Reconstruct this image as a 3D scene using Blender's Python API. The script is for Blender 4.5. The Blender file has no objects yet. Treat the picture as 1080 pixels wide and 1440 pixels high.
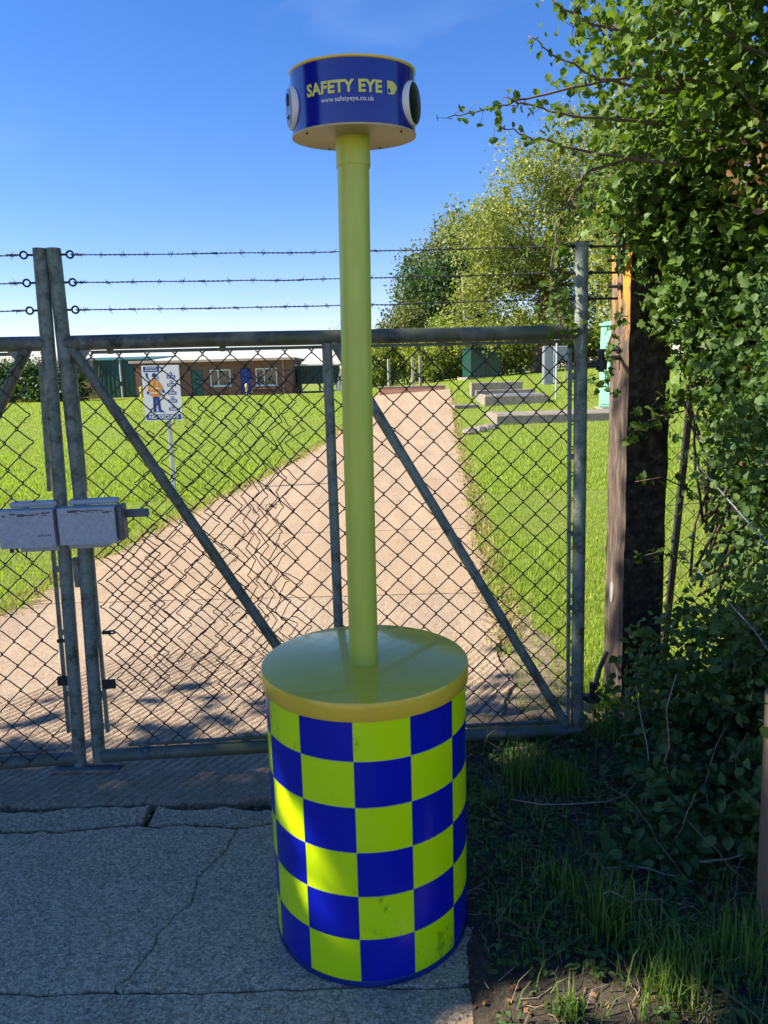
import bpy, math, random
import numpy as np
from mathutils import Vector, Matrix, noise as mnoise

random.seed(7); RNG = np.random.default_rng(7)
scene = bpy.context.scene
COL = scene.collection
R_ = math.radians

# ------------------------------------------------------------------ camera
cam_d = bpy.data.cameras.new('camera'); cam = bpy.data.objects.new('camera', cam_d); COL.objects.link(cam)
cam_d.sensor_fit = 'VERTICAL'; cam_d.sensor_height = 36; cam_d.sensor_width = 27; cam_d.lens = 26.0
cam_d.clip_start = 0.05; cam_d.clip_end = 2000
p_, r_ = R_(10.6), R_(1.5)
Fv = Vector((0, math.cos(p_), -math.sin(p_))); R0 = Vector((1, 0, 0)); U0 = Vector((0, math.sin(p_), math.cos(p_)))
Rv = R0 * math.cos(r_) - U0 * math.sin(r_); Uv = R0 * math.sin(r_) + U0 * math.cos(r_)
mw = Matrix((Rv, Uv, -Fv)).transposed().to_4x4(); mw.translation = (0, 0, 1.62)
cam.matrix_world = mw
scene.camera = cam

# ------------------------------------------------------------------ sky, sun, exposure
SUN_EL, SUN_A = R_(38), R_(-7)               # sun stands to the left, a little to the camera's side
SUN = Vector((-math.cos(SUN_EL) * math.cos(SUN_A), math.cos(SUN_EL) * math.sin(SUN_A), math.sin(SUN_EL)))
world = bpy.data.worlds.new('World'); scene.world = world; world.use_nodes = True
wn = world.node_tree.nodes; wl = world.node_tree.links; wn.clear()
wo = wn.new('ShaderNodeOutputWorld'); bg = wn.new('ShaderNodeBackground'); sky = wn.new('ShaderNodeTexSky')
sky.sky_type = 'NISHITA'; sky.sun_disc = False; sky.sun_elevation = SUN_EL
sky.sun_rotation = math.atan2(SUN.x, SUN.y)
sky.air_density = 1.0; sky.dust_density = 0.08; sky.ozone_density = 3.0; sky.altitude = 0
bg.inputs[1].default_value = 0.084
# thin cirrus wisps, laid over the sky by direction
tc = wn.new('ShaderNodeTexCoord'); mp = wn.new('ShaderNodeMapping'); nz = wn.new('ShaderNodeTexNoise')
mp.inputs['Scale'].default_value = (2.2, 1.2, 7.0); mp.inputs['Rotation'].default_value = (0.15, 0.3, 0.2)
nz.inputs['Scale'].default_value = 2.3; nz.inputs['Detail'].default_value = 5; nz.inputs['Roughness'].default_value = 0.55; nz.inputs['Distortion'].default_value = 0.6
cr = wn.new('ShaderNodeValToRGB'); cr.color_ramp.elements[0].position = 0.60; cr.color_ramp.elements[1].position = 0.86
cr.color_ramp.elements[1].color = (0.07, 0.07, 0.07, 1)
mx = wn.new('ShaderNodeMixRGB'); mx.inputs[2].default_value = (5.2, 6.0, 7.0, 1)
hs = wn.new('ShaderNodeHueSaturation'); hs.inputs['Saturation'].default_value = 1.29; hs.inputs['Value'].default_value = 1.0
wl.new(tc.outputs['Generated'], mp.inputs[0]); wl.new(mp.outputs[0], nz.inputs['Vector']); wl.new(nz.outputs[0], cr.inputs[0])
tn = wn.new('ShaderNodeMixRGB'); tn.blend_type = 'MULTIPLY'; tn.inputs[0].default_value = 1.0; tn.inputs[2].default_value = (0.92, 0.80, 1.0, 1)
wl.new(sky.outputs[0], hs.inputs['Color']); wl.new(hs.outputs[0], tn.inputs[1]); wl.new(tn.outputs[0], mx.inputs[1]); wl.new(cr.outputs[0], mx.inputs[0])
wl.new(mx.outputs[0], bg.inputs[0]); wl.new(bg.outputs[0], wo.inputs[0])

sd = bpy.data.lights.new('sun', 'SUN'); sd.energy = 5.0; sd.angle = R_(0.53); sd.color = (1.0, 0.90, 0.75)
so = bpy.data.objects.new('sun', sd); COL.objects.link(so)
so.rotation_euler = SUN.to_track_quat('Z', 'Y').to_euler(); so.location = (-20, 0, 30)
scene.view_settings.view_transform = 'Standard'; scene.view_settings.look = 'None'
scene.view_settings.gamma = 1.0; scene.view_settings.exposure = 1.4
scene.view_settings.use_curve_mapping = False
scene.render.engine = 'CYCLES'
scene.cycles.max_bounces = 8; scene.cycles.transparent_max_bounces = 4

# ------------------------------------------------------------------ helpers
def nrm(v):
    v = np.asarray(v, float); return v / np.maximum(np.linalg.norm(v, axis=-1, keepdims=True), 1e-9)

def fbm(x, y, z=0.0, o=3):
    s = 0; a = 1.0; f = 1.0
    for _ in range(o):
        s += a * mnoise.noise((x * f, y * f, z * f + 3.1)); a *= 0.5; f *= 2.03
    return s

class G:
    """collects geometry in world coordinates; build() links it as ONE mesh object"""
    def __init__(s): s.v = []; s.f = []; s.m = []
    def add(s, vs, fs, mi=0):
        o = len(s.v); s.v += [tuple(map(float, v)) for v in vs]; s.f += [tuple(i + o for i in f) for f in fs]; s.m += [mi] * len(fs); return s
    def box(s, c, d, rz=0.0, mi=0, bev=0.0):
        hx, hy, hz = d[0] / 2, d[1] / 2, d[2] / 2; co, si = math.cos(rz), math.sin(rz)
        def P(x, y, z): return (c[0] + x * co - y * si, c[1] + x * si + y * co, c[2] + z)
        b = min(bev, hx * .9, hy * .9, hz * .9)
        if b <= 0:
            vs = [P(x, y, z) for z in (-hz, hz) for x, y in ((-hx, -hy), (hx, -hy), (hx, hy), (-hx, hy))]
            return s.add(vs, [(3, 2, 1, 0), (4, 5, 6, 7), (0, 1, 5, 4), (1, 2, 6, 5), (2, 3, 7, 6), (3, 0, 4, 7)], mi)
        pr = [(-hx + b, -hy), (hx - b, -hy), (hx, -hy + b), (hx, hy - b), (hx - b, hy), (-hx + b, hy), (-hx, hy - b), (-hx, -hy + b)]
        pi = [(-hx + b, -hy + b), (hx - b, -hy + b), (hx - b, -hy + b), (hx - b, hy - b), (hx - b, hy - b), (-hx + b, hy - b), (-hx + b, hy - b), (-hx + b, -hy + b)]
        vs = [P(x, y, -hz) for x, y in pi] + [P(x, y, -hz + b) for x, y in pr] + [P(x, y, hz - b) for x, y in pr] + [P(x, y, hz) for x, y in pi]
        fs = []
        for L in range(3):
            for k in range(8): fs.append((L * 8 + k, L * 8 + (k + 1) % 8, L * 8 + 8 + (k + 1) % 8, L * 8 + 8 + k))
        fs.append((0, 7, 5, 3, 1)[::1]); fs[-1] = (7, 5, 3, 1); fs.append((25, 27, 29, 31))
        return s.add(vs, fs, mi)
    def tube(s, pts, rad, n=8, mi=0, caps=True, flat=None):
        pts = [Vector(p) for p in pts]; k = len(pts)
        rad = [rad] * k if not hasattr(rad, '__len__') else rad
        vs = []; fs = []; up = None
        for i, p in enumerate(pts):
            t = (pts[min(i + 1, k - 1)] - pts[max(i - 1, 0)]); t = t.normalized() if t.length > 1e-9 else Vector((0, 0, 1))
            if up is None: up = t.orthogonal().normalized() if flat is None else Vector(flat)
            up = (up - t * up.dot(t)); up = up.normalized() if up.length > 1e-6 else t.orthogonal().normalized()
            b = t.cross(up)
            for j in range(n):
                a = 2 * math.pi * j / n; q = p + (up * math.cos(a) + b * math.sin(a)) * rad[i]; vs.append(q)
        for i in range(k - 1):
            for j in range(n):
                fs.append((i * n + j, i * n + (j + 1) % n, (i + 1) * n + (j + 1) % n, (i + 1) * n + j))
        if caps: fs.append(tuple(range(n))[::-1]); fs.append(tuple((k - 1) * n + j for j in range(n)))
        return s.add(vs, fs, mi)
    def lathe(s, c, prof, n=48, mi=0, axis=None, caps=True):
        """prof = [(r, h)...] about axis through c"""
        if axis is None: X, Y, Z = Vector((1, 0, 0)), Vector((0, 1, 0)), Vector((0, 0, 1))
        else:
            Z = Vector(axis).normalized(); X = Vector((0, 0, 1)).cross(Z); X = X.normalized() if X.length > 1e-5 else Vector((1, 0, 0)); Y = Z.cross(X)
        c = Vector(c); vs = []; fs = []
        for r, h in prof:
            for j in range(n):
                a = 2 * math.pi * j / n; vs.append(c + X * (r * math.cos(a)) + Y * (r * math.sin(a)) + Z * h)
        for i in range(len(prof) - 1):
            for j in range(n): fs.append((i * n + j, i * n + (j + 1) % n, (i + 1) * n + (j + 1) % n, (i + 1) * n + j))
        if caps and prof[0][0] > 1e-6: fs.append(tuple(range(n))[::-1])
        if caps and prof[-1][0] > 1e-6: fs.append(tuple((len(prof) - 1) * n + j for j in range(n)))
        return s.add(vs, fs, mi)
    def prism(s, poly, z0, z1, mi=0):
        n = len(poly); vs = [(x, y, z0) for x, y in poly] + [(x, y, z1) for x, y in poly]
        fs = [tuple(range(n))[::-1], tuple(range(n, 2 * n))] + [(i, (i + 1) % n, n + (i + 1) % n, n + i) for i in range(n)]
        return s.add(vs, fs, mi)
    def build(s, name, mats, parent=None, smooth=False, loc=None):
        return mesh_obj(name, s.v, s.f, mats, parent, smooth, loc, s.m)

def wloc(o):
    v = Vector((0, 0, 0))
    while o is not None: v += o.location; o = o.parent
    return v

def mesh_obj(name, v, f, mats, parent=None, smooth=False, loc=None, mi=None):
    org = wloc(parent) + (Vector(loc) - wloc(parent) if loc is not None else Vector((0, 0, 0)))
    me = bpy.data.meshes.new(name)
    if isinstance(v, np.ndarray):
        nf, k = f.shape; me.vertices.add(len(v)); me.vertices.foreach_set('co', (v - np.array(org)).astype(np.float32).ravel())
        me.loops.add(nf * k); me.loops.foreach_set('vertex_index', f.astype(np.int32).ravel())
        me.polygons.add(nf); me.polygons.foreach_set('loop_start', (np.arange(nf) * k).astype(np.int32))
        me.update(calc_edges=True)
    else:
        me.from_pydata([(a[0] - org.x, a[1] - org.y, a[2] - org.z) for a in v], [], f)
    for m in (mats if isinstance(mats, (list, tuple)) else [mats]): me.materials.append(m)
    if mi is not None and any(mi): me.polygons.foreach_set('material_index', mi)
    if smooth:
        me.polygons.foreach_set('use_smooth', [True] * len(me.polygons))
        if smooth != True: me.set_sharp_from_angle(angle=R_(smooth))
    me.update()
    o = bpy.data.objects.new(name, me); COL.objects.link(o)
    if parent: o.parent = parent
    if loc is not None: o.location = Vector(loc) - wloc(parent)
    return o

def tag(o, label=None, cat=None, group=None, kind=None):
    if label: o['label'] = label
    if cat: o['category'] = cat
    if group: o['group'] = group
    if kind: o['kind'] = kind
    return o

def thing(name, loc, label, cat, group=None):
    o = bpy.data.objects.new(name, None); COL.objects.link(o); o.location = loc; o.empty_display_size = 0.1
    return tag(o, label, cat, group)

def setting(name, loc=(0, 0, 0)):
    o = bpy.data.objects.new(name, None); COL.objects.link(o); o.location = loc; o['kind'] = 'structure'; return o

# ------------------------------------------------------------------ materials
def ramp(nt, fac, stops):
    r = nt.nodes.new('ShaderNodeValToRGB'); e = r.color_ramp.elements
    while len(e) < len(stops): e.new(0.5)
    for i, (p, c) in enumerate(stops): e[i].position = p; e[i].color = (*c, 1) if len(c) == 3 else c
    nt.links.new(fac, r.inputs[0]); return r.outputs[0]

def noise_n(nt, scale, detail=4, rough=0.6, vec=None, dist=0.0, stretch=None):
    n = nt.nodes.new('ShaderNodeTexNoise'); n.inputs['Scale'].default_value = scale; n.inputs['Detail'].default_value = detail
    n.inputs['Roughness'].default_value = rough; n.inputs['Distortion'].default_value = dist
    if vec is None:
        t = nt.nodes.new('ShaderNodeTexCoord'); vec = t.outputs['Object']
    if stretch:
        m = nt.nodes.new('ShaderNodeMapping'); m.inputs['Scale'].default_value = stretch; nt.links.new(vec, m.inputs[0]); vec = m.outputs[0]
    nt.links.new(vec, n.inputs['Vector']); return n.outputs[0]

def new_mat(name):
    m = bpy.data.materials.new(name); m.use_nodes = True; nt = m.node_tree; b = nt.nodes['Principled BSDF']; return m, nt, b

def mixc(nt, fac, a, b, mode='MIX'):
    x = nt.nodes.new('ShaderNodeMixRGB'); x.blend_type = mode
    for i, q in ((0, fac), (1, a), (2, b)):
        if isinstance(q, (int, float)): x.inputs[i].default_value = q
        elif isinstance(q, tuple): x.inputs[i].default_value = (*q, 1)
        else: nt.links.new(q, x.inputs[i])
    return x.outputs[0]

def bump(nt, b, h, strength, dist=0.01):
    n = nt.nodes.new('ShaderNodeBump'); n.inputs['Strength'].default_value = strength; n.inputs['Distance'].default_value = dist
    nt.links.new(h, n.inputs['Height']); nt.links.new(n.outputs[0], b.inputs['Normal']); return n

def M(name, col, rough=0.6, var=0.15, scale=6, metal=0, spec=0.5, bmp=0.0, bscale=40, col2=None, coat=0, coat_ior=1.5, stretch=None, lo=.35, hi=.68):
    m, nt, b = new_mat(name)
    c2 = col2 or tuple(max(0, c * (1 - var)) for c in col)
    f = noise_n(nt, scale, 6, 0.65, stretch=stretch)
    nt.links.new(ramp(nt, f, [(lo, c2), (hi, col)]), b.inputs['Base Color'])
    b.inputs['Roughness'].default_value = rough; b.inputs['Metallic'].default_value = metal; b.inputs['Specular IOR Level'].default_value = spec
    b.inputs['Coat Weight'].default_value = coat; b.inputs['Coat Roughness'].default_value = 0.04; b.inputs['Coat IOR'].default_value = coat_ior
    if bmp: bump(nt, b, noise_n(nt, bscale, 5, 0.7, stretch=stretch), bmp)
    return m

def leaf_mat(name, c_dark, c_light, trans=0.4, rough=0.45, spec=0.4):
    m, nt, b = new_mat(name); nt.nodes.remove(b)
    g = nt.nodes.new('ShaderNodeNewGeometry')
    col = ramp(nt, g.outputs['Random Per Island'], [(0, c_dark), (0.55, tuple((a + b2) / 2 for a, b2 in zip(c_dark, c_light))), (1, c_light)])
    # broad patches so that whole clumps differ
    t = nt.nodes.new('ShaderNodeTexCoord')
    cl = noise_n(nt, 1.3, 3, 0.5, vec=t.outputs['Object'])
    col = mixc(nt, ramp(nt, cl, [(0.35, (0, 0, 0)), (0.7, (0.55, 0.55, 0.55))]), col, c_light)
    p = nt.nodes.new('ShaderNodeBsdfPrincipled'); p.inputs['Roughness'].default_value = rough; p.inputs['Specular IOR Level'].default_value = spec
    tr = nt.nodes.new('ShaderNodeBsdfTranslucent'); ms = nt.nodes.new('ShaderNodeMixShader'); ms.inputs[0].default_value = trans
    trc = mixc(nt, 1.0, col, (1.45, 1.5, 0.45), 'MULTIPLY')
    nt.links.new(col, p.inputs['Base Color']); nt.links.new(trc, tr.inputs['Color'])
    nt.links.new(p.outputs[0], ms.inputs[1]); nt.links.new(tr.outputs[0], ms.inputs[2])
    nt.links.new(ms.outputs[0], nt.nodes['Material Output'].inputs[0]); return m

LEAF_IVY = leaf_mat('ivy_leaf_green', (0.030, 0.070, 0.016), (0.12, 0.205, 0.035), 0.30, 0.50, 0.25)
LEAF_HAW = leaf_mat('hawthorn_leaf_green', (0.035, 0.08, 0.014), (0.14, 0.22, 0.035), 0.40, 0.52, 0.25)
LEAF_BRM = leaf_mat('bramble_leaf_green', (0.032, 0.075, 0.022), (0.11, 0.185, 0.05), 0.30, 0.52, 0.25)
LEAF_DEAD = leaf_mat('dead_leaf_brown', (0.09, 0.045, 0.02), (0.26, 0.15, 0.07), 0.25, 0.7, 0.2)
LEAF_OAK = leaf_mat('dark_oak_green', (0.018, 0.045, 0.016), (0.07, 0.13, 0.035), 0.28, 0.5)
LEAF_LIME = leaf_mat('pale_willow_green', (0.12, 0.155, 0.04), (0.30, 0.33, 0.10), 0.42, 0.5)
LEAF_OLIVE = leaf_mat('olive_ash_green', (0.06, 0.09, 0.03), (0.19, 0.21, 0.075), 0.35, 0.5)
LEAF_BUSH = leaf_mat('bush_green', (0.11, 0.16, 0.03), (0.32, 0.37, 0.08), 0.42, 0.5)
GRASS = leaf_mat('grass_green', (0.17, 0.25, 0.03), (0.34, 0.44, 0.075), 0.45, 0.5, 0.2)
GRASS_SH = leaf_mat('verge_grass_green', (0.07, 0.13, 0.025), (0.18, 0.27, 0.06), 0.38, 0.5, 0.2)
REED = leaf_mat('dry_reed', (0.22, 0.17, 0.08), (0.45, 0.37, 0.2), 0.3, 0.7)
STRAW = leaf_mat('dry_grass_straw', (0.22, 0.16, 0.07), (0.42, 0.34, 0.17), 0.3, 0.7)
BARK = M('bark', (0.13, 0.10, 0.07), 0.9, 0.5, 14, bmp=0.6, bscale=30, stretch=(1, 1, 0.25))
TWIG = M('dry_twig', (0.17, 0.12, 0.08), 0.85, 0.5, 20)
TWIG_PALE = M('bleached_twig', (0.36, 0.28, 0.2), 0.85, 0.35, 20)
# tubular gate paint: pale green-grey over primer, mould and algae
def gate_paint(name, base, mould, amt, algae=None):
    m, nt, b = new_mat(name)
    f = noise_n(nt, 16, 9, 0.78); f2 = noise_n(nt, 75, 6, 0.75); f3 = noise_n(nt, 3.0, 4, 0.6, dist=1.0)
    c = mixc(nt, ramp(nt, f2, [(0.3, (0, 0, 0)), (0.75, (1, 1, 1))]), tuple(x * 0.55 for x in base), base)
    c = mixc(nt, ramp(nt, f, [(0.62 - amt, (0, 0, 0)), (0.72 - amt * 0.7, (1, 1, 1))]), c, mould)
    if algae: c = mixc(nt, ramp(nt, f3, [(0.42, (0, 0, 0)), (0.62, (0.85, 0.85, 0.85))]), c, algae)
    nt.links.new(c, b.inputs['Base Color']); b.inputs['Roughness'].default_value = 0.55
    bump(nt, b, mixc(nt, 0.5, f, f2), 0.35, 0.004); return m
GATE = gate_paint('gate_paint', (0.26, 0.31, 0.255), (0.065, 0.075, 0.05), 0.15)
GATE_TOP = gate_paint('gate_paint_mouldy', (0.19, 0.22, 0.175), (0.028, 0.032, 0.028), 0.17, (0.09, 0.10, 0.05))
GATE_LOW = gate_paint('gate_paint_algae', (0.15, 0.18, 0.16), (0.03, 0.035, 0.03), 0.12, (0.10, 0.11, 0.035))
BOXP = gate_paint('lock_box_paint', (0.54, 0.58, 0.62), (0.36, 0.40, 0.46), -0.08)
BOXRUST = gate_paint('lock_box_bare_metal', (0.14, 0.16, 0.18), (0.05, 0.045, 0.04), 0.08)
WIRE = M('coated_wire', (0.022, 0.03, 0.026), 0.45, 0.4, 30)
WIRE_RUST = M('rusty_wire', (0.055, 0.032, 0.022), 0.7, 0.5, 30)
BARB = M('barbed_wire_steel', (0.10, 0.10, 0.105), 0.55, 0.5, 60, metal=0.5)
IRON = M('black_iron', (0.035, 0.035, 0.04), 0.5, 0.4, 40, metal=0.3, bmp=0.2)
GALV = M('old_galvanised_wire', (0.36, 0.38, 0.44), 0.5, 0.4, 50, metal=0.4)
# surveillance post
CHQ_Y = M('fluorescent_yellow_vinyl', (0.72, 1.0, 0.0), 0.32, 0.08, 5, coat=0.15)
CHQ_B = M('royal_blue_vinyl', (0.004, 0.010, 0.42), 0.28, 0.15, 5, coat=0.15)
def scuffed(name, col):
    m, nt, b = new_mat(name)
    s1 = noise_n(nt, 7, 7, 0.75, stretch=(1.6, 1.6, 0.8)); s2 = noise_n(nt, 3, 4, 0.6)
    k = mixc(nt, 1.0, ramp(nt, s1, [(0.56, (0, 0, 0)), (0.63, (0.75, 0.75, 0.75))]), ramp(nt, s2, [(0.46, (0, 0, 0)), (0.58, (1, 1, 1))]), 'MULTIPLY')
    nt.links.new(mixc(nt, k, col, tuple(c * 0.25 for c in col)), b.inputs['Base Color']); b.inputs['Roughness'].default_value = 0.33
    b.inputs['Coat Weight'].default_value = 0.15; return m
CHQ_YS = scuffed('scuffed_yellow_vinyl', (0.70, 0.97, 0.0))
DRUM_BASE = M('pale_drum_paint', (0.62, 0.66, 0.55), 0.5, 0.2, 10)
DRUM_RIM = M('blue_drum_paint', (0.006, 0.03, 0.25), 0.4, 0.5, 12)
LID = M('mustard_gloss_lid', (0.92, 0.62, 0.05), 0.22, 0.15, 5, spec=0.3, coat=0.4, coat_ior=1.5)
POLE = M('yellow_green_paint', (0.58, 0.66, 0.09), 0.42, 0.22, 7, coat=0.1, stretch=(1, 1, 0.25))
TAN = M('tan_underside', (0.56, 0.42, 0.24), 0.5, 0.08, 5)
HEAD_BLUE = M('gloss_blue', (0.005, 0.012, 0.27), 0.14, 0.1, 4, spec=0.4, coat=0.45)
EYE_WHITE = M('white_plastic', (0.72, 0.74, 0.76), 0.35, 0.05, 8)
EYE_GREY = M('grey_plastic', (0.26, 0.28, 0.33), 0.35, 0.1, 8)
DARK_GLASS = M('dark_glass', (0.006, 0.009, 0.014), 0.3, 0.2, 8, spec=0.25)
TXT_Y = M('yellow_lettering', (0.72, 0.70, 0.12), 0.4, 0.08, 20)
TXT_W = M('white_lettering', (0.7, 0.72, 0.75), 0.4, 0.05, 20)

# ------------------------------------------------------------------ terrain
def T(x, y):
    a = min(1.7, max(0.45, 0.75 + 0.07 * x)); t = min(1.0, max(0.0, (y - 17) / 23)); return a * t * t * (3 - 2 * t)

LEFT = [(2.6, -5.2), (3.4, -4.2), (4.2, -3.2), (5.05, -2.75), (6.83, -2.64), (9.76, -2.28), (12, -1.95), (16, -1.55), (22.2, -1.1), (26.8, -0.8), (34.8, -0.25), (40, 0.1)]
RIGHT = [(2.6, 0.40), (3.2, 0.58), (4.56, 0.72), (5.97, 0.82), (9.5, 1.12), (15.9, 1.65), (22, 2.17), (27.5, 2.64), (31.6, 2.96), (40, 3.6)]
def interp(tab, y): return float(np.interp(y, [a for a, _ in tab], [b for _, b in tab]))

def soil_mat():
    m, nt, b = new_mat('soil')
    f = noise_n(nt, 3.0, 8, 0.7); f2 = noise_n(nt, 45, 6, 0.75)
    c = ramp(nt, f2, [(0.3, (0.035, 0.027, 0.019)), (0.55, (0.09, 0.07, 0.048)), (0.75, (0.22, 0.175, 0.13))])
    c = mixc(nt, ramp(nt, f, [(0.45, (0, 0, 0)), (0.7, (0.5, 0.5, 0.5))]), c, (0.05, 0.06, 0.025))
    nt.links.new(c, b.inputs['Base Color']); b.inputs['Roughness'].default_value = 0.95; bump(nt, b, f2, 0.9, 0.03); return m
SOIL = soil_mat()
def lawn_mat():
    m, nt, b = new_mat('lawn')
    f = noise_n(nt, 0.55, 6, 0.65); f2 = noise_n(nt, 9, 6, 0.75); f3 = noise_n(nt, 70, 3, 0.7)
    c = ramp(nt, f2, [(0.3, (0.14, 0.20, 0.03)), (0.52, (0.24, 0.32, 0.045)), (0.75, (0.36, 0.40, 0.09))])
    c = mixc(nt, ramp(nt, f, [(0.42, (0, 0, 0)), (0.72, (0.65, 0.65, 0.65))]), c, (0.27, 0.27, 0.075))
    c = mixc(nt, ramp(nt, f3, [(0.35, (0.5, 0.5, 0.5)), (0.6, (0, 0, 0))]), c, (0.06, 0.10, 0.015))
    nt.links.new(c, b.inputs['Base Color']); b.inputs['Roughness'].default_value = 0.9; b.inputs['Specular IOR Level'].default_value = 0.15
    bump(nt, b, mixc(nt, 0.5, f2, f3), 1.0, 0.06); return m
LAWN = lawn_mat()

def grid(xs, ys, zf):
    nx, ny = len(xs), len(ys)
    v = np.array([(x, y, zf(x, y)) for y in ys for x in xs], float)
    i = np.arange(nx - 1)[None, :] + (np.arange(ny - 1) * nx)[:, None]
    f = np.stack([i, i + 1, i + 1 + nx, i + nx], -1).reshape(-1, 4); return v, f

# ground sheet to the horizon (lawn); lies 3 cm under the paving
xs = sorted(set(list(np.linspace(-900, -60, 12)) + list(np.linspace(-60, -6, 40)) + list(np.linspace(-6, 6, 61)) + list(np.linspace(6, 60, 40)) + list(np.linspace(60, 900, 12))))
ys = sorted(set(list(np.linspace(-200, -8, 10)) + list(np.linspace(-8, 0, 10)) + list(np.linspace(0, 14, 60)) + list(np.linspace(14, 60, 70)) + list(np.linspace(60, 1400, 16))))
def ground_z(x, y):
    z = T(x, y) - 0.03
    if interp(LEFT, y) - 0.05 < x < interp(RIGHT, y) + 0.03 or (y < 3.3 and x < 0.7): return z - 0.02
    return z + 0.012 * fbm(x * 0.9, y * 0.9)
v, f = grid(xs, ys, ground_z)
tag(mesh_obj('lawn_ground', v, f, LAWN, None, True), kind='structure')

# bare soil under and beside the paving (a sheet just above the lawn sheet)
def soil_z(x, y):
    if x < interp(RIGHT, max(y, 2.6)) - 0.22 and y < 5.6: return -0.036
    edge = max(0.0, min(1.0, (x - 0.15) / 0.5))
    return -0.024 + 0.036 * min(1.0, max(0.0, (x - 0.14 - 0.05 * fbm(y * 5, 3.3)) / 0.10)) + edge * (0.012 + 0.022 * (fbm(x * 3, y * 3) + 0.5)) + 0.010 * fbm(x * 14, y * 14) + (0.10 * max(0, x - 1.0) if y < 3.2 else 0)
v, f = grid(list(np.linspace(-9, -2, 15)) + list(np.linspace(-1.9, 2.6, 110)), list(np.linspace(-3, 1.2, 20)) + list(np.linspace(1.25, 3.25, 70)), soil_z)
tag(mesh_obj('soil_verge', v, f, SOIL, None, True), kind='structure')
# worn earth strip inside the gate, right of the drive
v, f = grid(np.linspace(0.3, 1.05, 24), np.linspace(3.3, 5.0, 40), lambda x, y: -0.012 - 0.06 * max(0, abs((x - 0.68) / 0.3 + 0.35 * fbm(y * 2, 1)) - 0.75) - 0.03 * max(0, (y - 4.4)) + 0.012 * fbm(x * 8, y * 8))
DRY = M('dry_earth', (0.30, 0.225, 0.155), 0.95, 0.5, 12, bmp=0.8, bscale=60)
tag(mesh_obj('worn_earth', v, f, DRY, None, True), kind='structure')

def concrete_mat(name, c1, c2, chips, ridge=0.0, chipscale=70, moss=0.0, cells=0.35):
    m, nt, b = new_mat(name); t = nt.nodes.new('ShaderNodeTexCoord'); O = t.outputs['Object']
    f = noise_n(nt, 0.8, 7, 0.65, vec=O); f2 = noise_n(nt, 26, 7, 0.75, vec=O); f3 = noise_n(nt, 150, 4, 0.75, vec=O)
    c = mixc(nt, ramp(nt, f, [(0.35, (0, 0, 0)), (0.68, (1, 1, 1))]), c1, c2)
    c = mixc(nt, ramp(nt, f2, [(0.3, (0.6, 0.6, 0.6)), (0.6, (0, 0, 0))]), c, tuple(x * 0.6 for x in c1))
    st = noise_n(nt, 1.6, 5, 0.6, vec=O, stretch=(2.2, 0.22, 1)); c = mixc(nt, ramp(nt, st, [(0.42, (0.62, 0.62, 0.62)), (0.6, (0, 0, 0))]), c, tuple(x * 0.62 for x in c1))
    hts = []
    for sc_, lo, hi in ((chipscale, 0.36, 0.90), (chipscale * 2.1, 0.40, 0.92)):
        vo = nt.nodes.new('ShaderNodeTexVoronoi'); vo.inputs['Scale'].default_value = sc_
        mp = nt.nodes.new('ShaderNodeMapping'); mp.inputs['Scale'].default_value = (1, 1.5, 1); mp.inputs['Rotation'].default_value = (0, 0, 0.4 + sc_)
        ad = nt.nodes.new('ShaderNodeMixRGB'); ad.blend_type = 'ADD'; ad.inputs[0].default_value = 0.012; nt.links.new(O, ad.inputs[1])
        nn = nt.nodes.new('ShaderNodeTexNoise'); nn.inputs['Scale'].default_value = 60; nt.links.new(O, nn.inputs['Vector']); nt.links.new(nn.outputs['Color'], ad.inputs[2])
        nt.links.new(ad.outputs[0], mp.inputs[0]); nt.links.new(mp.outputs[0], vo.inputs['Vector'])
        sep = nt.nodes.new('ShaderNodeSeparateColor'); nt.links.new(vo.outputs['Color'], sep.inputs[0])
        c = mixc(nt, cells, c, mixc(nt, ramp(nt, sep.outputs[1], [(0.0, (0, 0, 0)), (1.0, (1, 1, 1))]), tuple(x * 0.45 for x in c1), tuple(min(1, x * 1.45) for x in c2)))
        k = mixc(nt, 1.0, ramp(nt, vo.outputs['Distance'], [(0.22, (1, 1, 1)), (0.42, (0, 0, 0))]), ramp(nt, sep.outputs[0], [(lo + 0.25, (0, 0, 0)), (hi, (1, 1, 1))]), 'MULTIPLY')
        c = mixc(nt, k, c, chips); hts.append(k)
    c = mixc(nt, ramp(nt, f3, [(0.34, (0.75, 0.75, 0.75)), (0.52, (0, 0, 0))]), c, tuple(x * 0.35 for x in c1))
    if moss:
        f4 = noise_n(nt, 2.2, 8, 0.7, vec=O)
        c = mixc(nt, ramp(nt, f4, [(0.56, (0, 0, 0)), (0.75, (moss, moss, moss))]), c, (0.07, 0.07, 0.04))
    nt.links.new(c, b.inputs['Base Color']); b.inputs['Roughness'].default_value = 0.88; b.inputs['Specular IOR Level'].default_value = 0.3
    h = mixc(nt, 0.5, f2, f3); h = mixc(nt, 0.3, h, hts[0])
    if ridge:
        w = nt.nodes.new('ShaderNodeTexWave'); w.inputs['Scale'].default_value = 4.2; w.inputs['Distortion'].default_value = 2.5; w.inputs['Detail'].default_value = 3; w.inputs['Detail Scale'].default_value = 1.5
        mpp = nt.nodes.new('ShaderNodeMapping'); mpp.inputs['Rotation'].default_value = (0, 0, R_(62)); nt.links.new(O, mpp.inputs[0]); nt.links.new(mpp.outputs[0], w.inputs['Vector'])
        h = mixc(nt, ridge, h, w.outputs[0])
    bump(nt, b, h, 1.0, 0.012); return m
DRIVE = concrete_mat('drive_concrete', (0.40, 0.285, 0.175), (0.52, 0.385, 0.245), (0.62, 0.50, 0.38), 0.22, 60, 0.25, 0.15)
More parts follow.
